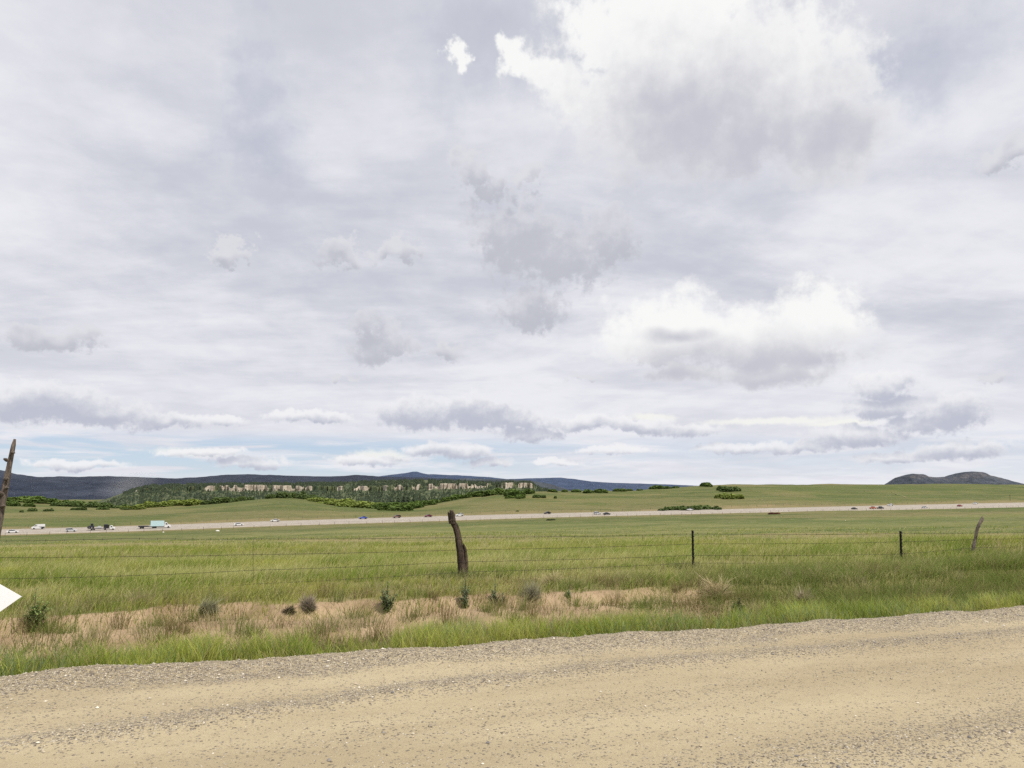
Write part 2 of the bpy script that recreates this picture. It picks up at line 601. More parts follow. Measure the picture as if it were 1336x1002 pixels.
def build_road():
    us = np.concatenate([np.linspace(-220, -11, 60)[:-1], np.arange(-11, 22, 0.07), np.linspace(22, 300, 60)])
    vs = np.concatenate([np.linspace(-1.4, 3.2, 14)[:-1], np.arange(3.2, 8.0, 0.045), np.linspace(8.0, 8.35, 10)])
    U, Vv = np.meshgrid(us, vs, indexing='ij')
    z, g = road_profile(U, Vv)
    X, Y = from_uv(U, Vv)
    me = np_mesh('gravel_road', np.stack([X, Y, z], -1).reshape(-1, 3), grid_quads(len(us), len(vs)), attrs={'gravel': g}, smooth=True)
    tag(link('gravel_road', me, road_material()), kind='structure')
    # loose stones
    N = 210000
    u, v = RNG.uniform(-9, 17, N), RNG.uniform(3.3, 8.28, N)
    z, g = road_profile(u, v)
    keep = RNG.random(N) < (0.025 + 0.9 * g ** 1.5)
    u, v, z, g = u[keep], v[keep], z[keep], g[keep]
    x, y = from_uv(u, v)
    k = np.abs(x) < 0.72 * y + 1.2
    x, y, z, g = x[k], y[k], z[k], g[k]
    n = len(x)
    size = 0.0027 + 0.0048 * RNG.random(n) ** 2 + 0.010 * (RNG.random(n) < 0.05) * RNG.random(n) + 0.010 * (RNG.random(n) < 0.0015)
    base = np.array([[1, 0, 0], [0.3, 0.95, 0.1], [-0.8, 0.6, 0], [-0.8, -0.6, 0.1], [0.3, -0.95, 0], [0.1, 0.1, 0.8], [0, 0, -0.6]])
    fc = np.array([[0, 1, 5], [1, 2, 5], [2, 3, 5], [3, 4, 5], [4, 0, 5], [1, 0, 6], [2, 1, 6], [3, 2, 6], [4, 3, 6], [0, 4, 6]])
    a = RNG.uniform(0, 6.28, n)
    sc = RNG.uniform(0.65, 1.35, (n, 1, 3)) * size[:, None, None]
    B = base[None] * RNG.uniform(0.75, 1.25, (n, 7, 1)) * sc
    ca, sa = np.cos(a)[:, None], np.sin(a)[:, None]
    V = np.stack([B[..., 0] * ca - B[..., 1] * sa + x[:, None], B[..., 0] * sa + B[..., 1] * ca + y[:, None],
                  B[..., 2] + (z + size * 0.25)[:, None]], -1).reshape(-1, 3)
    T = (fc[None] + (np.arange(n) * 7)[:, None, None]).reshape(-1, 3)
    pal = np.array([[.22, .20, .18], [.34, .30, .235], [.42, .365, .275], [.29, .245, .185], [.58, .53, .44], [.38, .31, .22], [.16, .15, .15]])
    c = pal[RNG.choice(7, n, p=[.17, .22, .24, .14, .09, .10, .04])] * RNG.uniform(.8, 1.2, (n, 1))
    me = np_mesh('loose_gravel', V, None, T, col=np.repeat(c, 7, 0))
    m = leaf_mat('stone', trans=0)
    tag(link('loose_gravel', me, m), 'loose grey and tan gravel strewn over the dirt road', 'gravel', kind='stuff')


# ------------------------------------------------------------------ highway
HD = np.array([1 / math.hypot(1, .447), .447 / math.hypot(1, .447)])       # along
HN = np.array([-HD[1], HD[0]])                                              # across, away from the viewer
H0 = np.array([0.0, 448.0])
HROT = math.atan2(HD[1], HD[0])


def build_highway():
    ss = np.arange(-620, 1000, 6.0)
    ws = np.array([-1.8, -1.0, 0, 5, 10.5, 12.4, 13, 13.6, 19, 25.5, 26.5, 27.3])
    dz = np.array([-1.2, 0.25, .45, .5, .5, .5, .5, .5, .5, .45, .25, -1.2])
    S, W = np.meshgrid(ss, ws, indexing='ij')
    X, Y = H0[0] + HD[0] * S + HN[0] * W, H0[1] + HD[1] * S + HN[1] * W
    Z = ground_z(X, Y) + dz[None]
    me = np_mesh('highway', np.stack([X, Y, Z], -1).reshape(-1, 3), grid_quads(len(ss), len(ws)), attrs={'lane': W / 25.5}, smooth=True)
    tag(link('highway', me, highway_material()), kind='structure')
    # painted lines, one sheet above the concrete
    Vs, Q = [], []

    def strip(w0, w1, s0, s1):
        a = len(Vs)
        n = max(1, int((s1 - s0) / 6))
        for i in range(n + 1):
            s = s0 + (s1 - s0) * i / n
            for w in (w0, w1): Vs.append((s, w))
        for i in range(n): Q.append((a + 2 * i, a + 2 * i + 2, a + 2 * i + 3, a + 2 * i + 1))
    for w in (1.6, 11.6, 14.4, 24.0): strip(w, w + 0.22, -600, 980)
    s = -600.0
    while s < 970:
        for w in (6.6, 19.2): strip(w, w + 0.2, s, s + 3.6)
        s += 12.2
    A = np.array(Vs)
    X, Y = H0[0] + HD[0] * A[:, 0] + HN[0] * A[:, 1], H0[1] + HD[1] * A[:, 0] + HN[1] * A[:, 1]
    me = np_mesh('lane_markings', np.stack([X, Y, ground_z(X, Y) + 0.56], 1), np.array(Q))
    tag(link('lane_markings', me, simple_mat('road_paint', (.62, .60, .52), .7)), kind='structure')


def hwy_pt(px, w):
    """point on the highway, w metres across it, at an image column"""
    t = (px - CX) / F / CP
    q = H0 + HN * w
    s = (t * q[1] - q[0]) / (HD[0] - t * HD[1])
    x, y = q + HD * s
    return np.array([x, y, gz(x, y) + 0.5])


# ------------------------------------------------------------------ distant terrain
def ridge_mesh(name, sky, depth, depth_toe, z_toe, mat, rough=0.12, seed=0, n=420, rows=46, jag=0.6, tex=1.0):
    xs = np.linspace(sky[0][0], sky[-1][0], n)
    ys = np.interp(xs, [s[0] for s in sky], [s[1] for s in sky])
    ys = ys + jag * (fbm(xs / 9.0, 0 * xs, 4, seed) - 0.5) * 2
    zt = elev_z(ys, depth)
    t = np.concatenate([np.linspace(0, 1, rows), [1.15, 1.6]])
    Xs, T = np.meshgrid(xs, t, indexing='ij')
    ZT = zt[:, None] * np.ones_like(T)
    D = depth_toe + (depth - depth_toe) * T
    X = (Xs - CX) / F / CP * D
    H = ZT - z_toe
    prof = np.where(T <= 1, T ** 1.25, 1 - (T - 1) * 1.1)
    rid = np.abs(fbm(X / (depth * .03) * tex, D / (depth * .12) * tex, 5, seed + 3) - 0.5) * 2
    Z = z_toe + H * (prof - rough * rid * np.sin(np.clip(T, 0, 1) * math.pi) * 1.6)
    me = np_mesh(name, np.stack([X, D, Z], -1).reshape(-1, 3), grid_quads(n, len(t)), smooth=True)
    return tag(link(name, me, mat), kind='structure')


def build_mountains():
    dark = mountain_material('haze_tinted_wooded_mountain', (.020, .028, .050), (.052, .062, .090), (.15, .115, .105), 0.03, 0.0016)  # distance haze is put into all four mountain base colours as a blue tint
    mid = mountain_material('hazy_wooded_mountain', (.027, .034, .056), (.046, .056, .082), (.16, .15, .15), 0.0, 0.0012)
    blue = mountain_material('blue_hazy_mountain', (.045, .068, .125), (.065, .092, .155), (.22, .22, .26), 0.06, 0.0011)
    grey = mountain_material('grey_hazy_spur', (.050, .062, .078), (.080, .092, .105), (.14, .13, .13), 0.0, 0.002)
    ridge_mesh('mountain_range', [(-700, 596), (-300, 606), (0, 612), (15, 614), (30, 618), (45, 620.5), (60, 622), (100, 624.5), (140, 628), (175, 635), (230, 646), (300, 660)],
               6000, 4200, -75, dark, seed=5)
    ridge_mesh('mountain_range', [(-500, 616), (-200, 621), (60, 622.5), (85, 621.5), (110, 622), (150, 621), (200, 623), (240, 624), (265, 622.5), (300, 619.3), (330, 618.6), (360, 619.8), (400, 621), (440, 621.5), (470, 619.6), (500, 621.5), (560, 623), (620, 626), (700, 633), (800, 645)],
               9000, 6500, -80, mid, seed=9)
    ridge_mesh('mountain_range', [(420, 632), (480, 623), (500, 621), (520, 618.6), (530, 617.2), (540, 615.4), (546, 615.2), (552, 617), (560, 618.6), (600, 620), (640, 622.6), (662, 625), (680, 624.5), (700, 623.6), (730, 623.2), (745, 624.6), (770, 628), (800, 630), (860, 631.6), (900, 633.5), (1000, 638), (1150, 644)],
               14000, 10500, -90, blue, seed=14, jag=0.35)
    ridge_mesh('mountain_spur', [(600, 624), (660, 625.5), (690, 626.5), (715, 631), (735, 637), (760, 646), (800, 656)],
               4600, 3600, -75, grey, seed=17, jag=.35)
    butte = mountain_material('haze_tinted_butte', (.055, .066, .085), (.098, .108, .128), (.14, .14, .145), 0.02, 0.004)  # scrub and rock colours shifted bluish to carry the distance haze
    # the butte stands free: a full mound with a cliff band under its two tops
    xs = np.linspace(1120, 1370, 260)
    sk = [(1120, 640), (1140, 636), (1154, 632), (1160, 628), (1168, 622.5), (1174, 619.6), (1182, 618.2), (1190, 618.8), (1197, 621), (1206, 622.4), (1218, 622.6), (1230, 621.6), (1238, 618.6), (1248, 616.2), (1258, 615), (1266, 615.6), (1272, 618.2), (1282, 621.8), (1295, 625.6), (1308, 629), (1322, 632.4), (1345, 637), (1370, 641)]
    ys = np.interp(xs, [s[0] for s in sk], [s[1] for s in sk]) + 1.3 * (fbm(xs / 6, 0 * xs, 4, 33) - .5)
    dep = 4800
    zt = elev_z(ys, dep)
    t = np.linspace(-1, 1, 61)
    Xs, T = np.meshgrid(xs, t, indexing='ij')
    D = dep + T * 600
    H = zt[:, None] + 75
    at = np.abs(T)
    prof = np.interp(at, [0, .12, .2, .3, 1], [1, .99, .90, .78, 0])
    X = (Xs - CX) / F / CP * dep
    Z = -75 + H * (prof - .16 * np.abs(fbm(X / 90, D / 300, 5, 36) - .5) * 2 * np.sin(np.clip(at, 0, 1) * math.pi))
    rockm = sstep(.06, .14, at) * (1 - sstep(.2, .3, at)) * sstep(0, 1, (zt[:, None] - 60) / 20)
    me = np_mesh('butte', np.stack([X, D, Z], -1).reshape(-1, 3), grid_quads(len(xs), len(t)), attrs={'rock': rockm}, smooth=True)
    nt = NT(butte.node_tree)
    bs = butte.node_tree.nodes['Principled BSDF']
    old = bs.inputs['Base Color'].links[0].from_socket
    rk = nt.n('ShaderNodeAttribute', attribute_name='rock').outputs['Fac']
    nz = nt.noise(pos_of(nt), 0.03, 4, .7)
    setc(nt, bs, nt.mix(nt.math('MULTIPLY', nt.math('MULTIPLY', rk, nt.ss(nz, .40, .6)), .55), old, (.15, .135, .13)))
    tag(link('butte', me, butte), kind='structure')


# mesa: rim line seen across the valley
MX = [100, 140, 160, 185, 205, 240, 290, 330, 400, 450, 500, 540, 580, 620, 650, 665, 692, 700, 720, 760]
MTOP = [662, 656, 648, 637.5, 633, 631.5, 630.5, 630, 629.5, 628.5, 626, 625, 625.5, 627.5, 629, 628.5, 629, 634, 642, 655]      # forest floor at the top
MCT = [663, 657, 650, 640, 636, 635.5, 633.5, 632.5, 634, 634.5, 634, 632, 631, 630.5, 630, 629.5, 630, 636, 644, 656]            # top of the cliff band
MCB = [664, 658, 652, 643, 641, 641.5, 641, 640.5, 641, 641, 641, 640, 638.5, 637, 636.5, 636.5, 637, 640, 646, 657]
MDEP = 2200.0


def mesa_z(xs, t):
    """t: 0 toe .. 0.5 cliff foot .. 0.56 cliff top .. 1 back of the plateau"""
    ct, cb, tp = (elev_z(np.interp(xs, MX, q), MDEP) for q in (MCT, MCB, MTOP))
    j1, j2 = fbm(xs / 5, 0 * xs, 3, 210), fbm(xs / 8, 0 * xs, 3, 214)
    ct = ct - 9 * sstep(.45, .75, j1) * sstep(150, 200, xs)
    cb = cb + 9 * (j2 - .35)
    z0 = np.full_like(xs, -66.0)
    zz = np.where(t < .5, z0 + (cb - z0) * (t / .5) ** 0.9, 0)
    zz = np.where((t >= .5) & (t < .56), cb + (ct - cb) * sstep(.5, .56, t), zz)
    zz = np.where((t >= .56) & (t < .9), ct + (tp - ct) * (t - .56) / .34, zz)
    zz = np.where(t >= .9, tp - (t - .9) * 500, zz)
    rim = (fbm(xs / 14, 0 * xs, 4, 91) - .5) * 150 + (fbm(xs / 3.5, 0 * xs, 2, 95) - .5) * 40
    d = np.where(t < .5, 1700 + (MDEP - 1700) * t / .5 + rim * t / .5, 0)
    d = np.where((t >= .5) & (t < .56), MDEP + rim + (t - .5) * 150, d)
    d = np.where(t >= .56, MDEP + rim * (1 - (t - .56) / .44) + 9 + (t - .56) * 700, d)
    return zz, d


def build_mesa():
    xs = np.linspace(100, 760, 900)
    t = np.concatenate([np.linspace(0, .5, 26)[:-1], np.linspace(.5, .56, 9)[:-1], np.linspace(.56, .9, 10), [1.0]])
    Xs, T = np.meshgrid(xs, t, indexing='ij')
    Z, D = mesa_z(Xs, T)
    Z = Z + (fbm(Xs / 6, T * 12, 4, 97) - .5) * 8 * np.clip(T / .2, 0, 1) * (T < .5)
    X = (Xs - CX) / F / CP * D
    cl = fbm(xs / 22, 0 * xs, 4, 101)
    known = np.zeros_like(xs)
    for a, b_, w in ((180, 190, .6), (232, 243, .3), (272, 345, .9), (334, 356, 1), (361, 386, 1), (386, 412, 1), (440, 456, .9), (465, 485, .9), (503, 535, 1), (540, 550, .8), (560, 640, 1), (654, 694, 1.1)):
        known = np.maximum(known, w * sstep(a - 3, a + 2, xs) * (1 - sstep(b_ - 2, b_ + 3, xs)))
    amt = np.clip(known * (.75 + .6 * (cl - .3)) * (.30 + .70 * sstep(.28, .42, fbm(xs / 5.5, 0 * xs, 3, 220))), 0, 1.1)[:, None]
    rock = amt * sstep(.49, .505, T) * (1 - sstep(.565, .60, T)) + 0.30 * amt * (T > .4) * (T < .5) * sstep(.5, .6, fbm(Xs / 5, T * 20, 3, 104))
    me = np_mesh('mesa', np.stack([X, D, Z], -1).reshape(-1, 3), grid_quads(len(xs), len(t)), attrs={'rock': rock}, smooth=False)
    tag(link('mesa', me, mesa_material()), kind='structure')
    # pine forest: far-off wood that reads as one mass
    N = 16000
    px = RNG.uniform(135, 745, N)
    tt = np.where(RNG.random(N) < .55, RNG.uniform(.05, .5, N), RNG.uniform(.56, .93, N))
    cov = fbm(px / 10, tt * 9, 4, 110)
    keep = np.where(tt < .5, (cov > .44) | (RNG.random(N) < .25), (cov > .36))
    am = np.interp(px, xs, amt[:, 0])
    keep &= ~((tt > .40) & (tt < .5) & (RNG.random(N) < am * .6))
    keep &= ~((px < 170) & (tt > .5))
    px, tt = px[keep], tt[keep]
    z, d = mesa_z(px, tt)
    x = (px - CX) / F / CP * d
    h = RNG.uniform(4.5, 9, len(px)) * np.where(tt > .56, .9, 1)
    V, T3, C = conifers(x, d, z - .5, h, 5, 7)
    me = np_mesh('pine_forest', V, None, T3, col=C)
    tag(link('pine_forest', me, leaf_mat('far_pine_needles', 0)), 'dark pine forest covering the flat topped mesa', 'forest', kind='stuff')


def conifers(x, y, z, h, tiers=4, sides=7, base=0.12):
    n = len(x)
    V, T, C = [], [], []
    off = 0
    hue = RNG.uniform(0, 1, n)
    cols = np.array([.020, .033, .020])[None] * (1 - hue[:, None]) + np.array([.050, .068, .030])[None] * hue[:, None]
    wr = RNG.uniform(.24, .40, n)
    for k in range(tiers):
        z0 = base + (1 - base) * k / tiers * .92
        z1 = min(1.0, z0 + (1 - base) / tiers * 1.9)
        rad = wr * (1 - (k / tiers) ** 1.15) * RNG.uniform(.75, 1.2, n)
        a0 = RNG.uniform(0, 6.28, n)
        ring = []
        for s in range(sides):
            a = a0 + 6.283 * s / sides
            q = rad * RNG.uniform(.55, 1.25, n) * h
            ring.append(np.stack([x + q * np.cos(a), y + q * np.sin(a), z + h * (z0 + RNG.uniform(-.06, .06, n))], 1))
        ring.append(np.stack([x + RNG.uniform(-.02, .02, n) * h, y, z + h * z1], 1))
        vv = np.stack(ring, 1)
        idx = off + np.arange(n)[:, None, None] * (sides + 1)
        tri = np.array([[s, (s + 1) % sides, sides] for s in range(sides)])[None]
        V.append(vv.reshape(-1, 3)); T.append((idx + tri).reshape(-1, 3))
        C.append(np.repeat(cols * RNG.uniform(.8, 1.2, (n, 1)), sides + 1, 0))
        off += n * (sides + 1)
    return np.concatenate(V), np.concatenate(T), np.concatenate(C)


# ------------------------------------------------------------------ shrubs and trees in the middle distance
def leaf_dome(n, seed, c0, c1, lobes=7, size=0.09, flat=1.0):
    """a low crown of small leaf cards spread through several lobes; radius 1, height 1"""
    g = np.random.default_rng(seed)
    lx, ly = g.uniform(-.62, .62, lobes), g.uniform(-.62, .62, lobes)
    lr, lh = g.uniform(.30, .52, lobes), g.uniform(.55, 1.0, lobes)
    k = g.integers(0, lobes, n)
    d = g.normal(size=(n, 3))
    d[:, 2] = np.abs(d[:, 2])
    d /= np.linalg.norm(d, axis=1)[:, None]
    rad = g.uniform(.55, 1.05, n) ** .5
    P = np.stack([lx[k] + d[:, 0] * lr[k] * rad, ly[k] + d[:, 1] * lr[k] * rad, d[:, 2] * lh[k] * rad * flat], 1)
    a = d * .6 + g.normal(size=(n, 3)) * .6
    a /= np.linalg.norm(a, axis=1)[:, None]
    t = np.cross(a, g.normal(size=(n, 3)))
    t /= np.linalg.norm(t, axis=1)[:, None]
    b = np.cross(a, t)
    s = g.uniform(.5, 1.3, (n, 1)) * size
    V = np.stack([P - t * s - b * s * .7, P + t * s - b * s * .7, P + t * s + b * s * .7, P - t * s + b * s * .7], 1).reshape(-1, 3)
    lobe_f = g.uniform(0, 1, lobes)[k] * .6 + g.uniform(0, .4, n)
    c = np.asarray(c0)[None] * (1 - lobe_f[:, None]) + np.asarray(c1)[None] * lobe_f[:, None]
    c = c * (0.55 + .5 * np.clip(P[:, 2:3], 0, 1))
    return V, np.arange(n * 4).reshape(-1, 4), np.repeat(c, 4, 0)


SHRUBS = [
    # (label, group, kind, [(px, py of the foot, width in px, height in px), ...])
    ('green oak brush covering the low hill at far left behind the tall leaning pole', 'oak brush on the left hill', 1,
     [(6, 656, 26, 6), (24, 655, 24, 6), (45, 656, 26, 7), (62, 657, 22, 6), (76, 658, 20, 5), (14, 660, 20, 5), (34, 661, 16, 4), (-18, 656, 26, 6)]),
    ('dark green brush strip at the foot of the far left mountains', 'brush strip below the mountains', 0,
     [(86, 660.5, 22, 6), (100, 661, 22, 6), (114, 661.5, 22, 6), (128, 662, 20, 6), (142, 662.5, 16, 5), (158, 663, 18, 4)]),
    ('small lone bush on the pale slope above the highway at left', 'lone bushes on the left slope', 0,
     [(28, 668.5, 4, 3), (42, 667, 8, 3.5), (63, 667, 8, 3), (104, 665.5, 13, 3.5), (135, 665, 11, 3), (164, 665, 8, 2.5)]),
    ('yellow green brush running along the slope below the rocky mesa', 'yellow green brush below the mesa', 2,
     [(172, 664, 18, 4), (188, 662.5, 24, 5), (204, 661.5, 24, 6), (222, 660, 24, 7), (240, 659, 26, 7), (258, 658.5, 24, 6)]),
    ('dark green brush clump on the rising slope below the mesa cliffs', 'dark brush below the mesa', 0,
     [(272, 658, 22, 5), (286, 656.5, 26, 6), (300, 655, 18, 5), (320, 653, 18, 5)]),
    ('dark brush on the bare knoll left of centre', 'brush on the bare knoll', 0,
     [(358, 650, 18, 5), (372, 648, 18, 6), (387, 648, 20, 7), (401, 650, 22, 6), (413, 651, 16, 4)]),
    ('bright green oak brush spilling down the gully in the centre', 'bright oak brush in the gully', 2,
     [(408, 653.5, 24, 4), (424, 655, 24, 5), (440, 656, 26, 5), (428, 658, 22, 4), (446, 660, 26, 5), (462, 662, 28, 6), (470, 657, 24, 5), (486, 658.5, 22, 5), (455, 655, 20, 4)]),
    ('darker green oak brush at the bottom of the gully', 'dark oak brush in the gully', 1,
     [(494, 664, 24, 6), (508, 665.5, 26, 6), (524, 666, 24, 6), (500, 659, 22, 5), (514, 659, 20, 5), (541, 663, 22, 6), (556, 659.5, 20, 6), (535, 657, 20, 5), (548, 655, 16, 5)]),
    ('green oak brush climbing the slope right of the centre post', 'oak brush climbing the centre slope', 1,
     [(566, 656, 18, 5), (584, 650, 14, 5), (598, 648.5, 16, 5), (612, 647, 18, 6), (626, 647.5, 24, 6), (640, 646.5, 18, 6), (652, 645, 18, 7), (664, 645, 18, 6), (674, 647, 24, 6), (688, 643.5, 18, 5), (665, 650, 12, 3), (680, 650, 10, 4)]),
    ('small green bush alone on the open slope right of centre', 'lone bushes on the centre slope', 0,
     [(703, 649.5, 12, 4), (724, 650.5, 4, 3), (675, 667.5, 3, 1.5)]),
    ('green bush on the skyline of the grassy hill in front of the blue mountains', 'bushes along the skyline', 1,
     [(723, 642, 14, 3.5), (736, 641.5, 8, 2.5), (751, 642, 10, 3), (766, 643, 16, 4), (782, 642.5, 18, 4), (808, 641, 14, 3), (820, 640.5, 10, 2.5), (834, 640, 6, 2), (858, 638, 14, 4), (870, 637.5, 12, 3), (882, 636.5, 8, 2)]),
    ('round green oak bush topping the grassy hill', 'oak bush on the hilltop', 1, [(924, 635, 17, 5)]),
    ('dark green oak bush just below the hilltop', 'dark oak bush below the hilltop', 0, [(940, 640, 16, 6), (953, 641, 20, 5)]),
    ('bright green oak bush, lower one of the hilltop clumps', 'bright oak bush below the hilltop', 2, [(940, 650, 18, 6), (954, 650.5, 24, 6)]),
    ('dark green willow brush in a low row along the far edge of the highway', 'willow row by the highway', 0,
     [(862, 666.5, 16, 3), (875, 666, 16, 4), (887, 666, 18, 5), (900, 665.6, 20, 5.5), (914, 665.3, 20, 5), (928, 665, 18, 4), (938, 664.5, 8, 3)]),
]


def build_shrubs():
    pal = [((.065, .105, .030), (.145, .200, .055)), ((.080, .135, .028), (.180, .250, .055)), ((.150, .205, .036), (.300, .355, .080))]
    m = leaf_mat('oak_leaves', 0.25, objrand=.12)
    protos = []
    for k, (a, b) in enumerate(pal):
        row = []
        for s in range(3):
            V, Q, C = leaf_dome(2100, 40 + k * 5 + s, a, b, lobes=7 + s)
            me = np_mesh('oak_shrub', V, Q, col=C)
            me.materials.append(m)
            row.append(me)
        protos.append(row)
    for lab, grp, kind, spots in SHRUBS:
        for i, (px, py, w, h) in enumerate(spots):
            p = cast(px, py)
            rr = math.hypot(p[0], p[1]) * math.cos(math.atan2(p[0], p[1]))
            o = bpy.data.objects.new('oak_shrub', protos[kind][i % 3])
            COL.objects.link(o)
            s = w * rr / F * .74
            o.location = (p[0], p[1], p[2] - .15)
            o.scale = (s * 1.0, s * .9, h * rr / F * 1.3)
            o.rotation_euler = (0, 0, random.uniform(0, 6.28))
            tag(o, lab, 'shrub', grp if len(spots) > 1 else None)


def build_pines():
    trunk_m = simple_mat('pine_bark', (.10, .07, .05), .9)
    need = leaf_mat('pine_needles', 0.1, objrand=.15)
    V, T, C = conifers(np.zeros(1), np.zeros(1), np.zeros(1), np.ones(1), 8, 9, .1)
    cme = np_mesh('crown', V, None, T, col=C)
    bm = bmesh.new()
    bmesh.ops.create_cone(bm, cap_ends=True, segments=8, radius1=.03, radius2=.015, depth=.5, matrix=Matrix.Translation((0, 0, .2)))
    tme = bm_mesh('trunk', bm)
    root = None
    labs = [('tall dark pine standing above the brush at the bottom of the gully', 'pines in the gully', [(520, 654, 11), (528, 655, 14), (533, 655, 13), (540, 654, 11), (512, 652, 9), (548, 652, 8)]),
            ('dark pine standing at the left end of the mesa behind yellow green brush', 'pines below the left end of the mesa', [(196, 655, 9), (203, 656, 8), (242, 653, 7), (268, 652, 8), (275, 652, 8), (232, 654, 7)]),
            ('dark pine on the slope under the right end of the cliffs', 'pines under the right cliffs', [(598, 645, 8), (617, 642, 7), (638, 640, 7), (705, 640, 5), (714, 640, 4)])]
    for lab, grp, sp in labs:
        for px, py, h in sp:
            d = ray(px, py)
            D = 1050.0
            p = at_depth(px, py, D)
            zg = gz(p[0], p[1])
            if root is None:
                root = o = empty('pine_tree', (0, 0, 0))
                link('trunk', tme, trunk_m, o)
                link('crown', cme, need, o)
            else:
                o = copy_tree(root)
            top = p[2] + h * D / F
            hh = max(6.0, top - zg)
            o.location = (p[0], p[1], zg)
            s = hh
            o.scale = (s * .8, s * .8, s)
            o.rotation_euler = (0, 0, random.uniform(0, 6.28))
            tag(o, lab, 'tree', grp)


# ------------------------------------------------------------------ grass
def blades(x, y, z, h, w, lean, yaw, c0, c1, seg=2):
    """ribbon blades; lean = (lx, ly) tip offset; colours root c0 to tip c1"""
    n = len(x)
    cy, sy = np.cos(yaw), np.sin(yaw)
    V, C = [], []
    for k in range(seg + 1):
        t = k / seg
        ww = w * (1 - t) ** .7 * .5
        bx, by = x + lean[0] * t * t, y + lean[1] * t * t
        bz = z + h * (t - .12 * t * t)
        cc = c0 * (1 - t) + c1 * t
        if k < seg:
            V += [np.stack([bx - cy * ww, by - sy * ww, bz], 1), np.stack([bx + cy * ww, by + sy * ww, bz], 1)]
            C += [cc, cc]
        else:
            V.append(np.stack([bx, by, bz], 1)); C.append(cc)
    m = 2 * seg + 1
    V = np.stack(V, 1).reshape(-1, 3)
    C = np.stack(C, 1).reshape(-1, 3)
    o = np.arange(n)[:, None] * m
    Q = np.concatenate([o + np.array([[2 * k, 2 * k + 1, 2 * k + 3, 2 * k + 2]]) for k in range(seg - 1)], 0) if seg > 1 else None
    T = o + np.array([[2 * seg - 2, 2 * seg - 1, 2 * seg]])
    return V, Q, T, C


def lerp(a, b, f): return np.asarray(a)[None] * (1 - f[:, None]) + np.asarray(b)[None] * f[:, None]


def grass_obj(name, label, cat, x, y, h, w, lean, c0, c1, mat, seg=2):
    z = ground_z(x, y) - .01
    V, Q, T, C = blades(x, y, z, h, w, lean, RNG.uniform(-1.0, 1.0, len(x)), c0, c1, seg)
    me = np_mesh(name, V, Q, T, col=C)
    return tag(link(name, me, mat), label, cat, kind='stuff')


def in_view(x, y, m=1.6): return (np.abs(x) < .70 * y + m) & (y > 1)


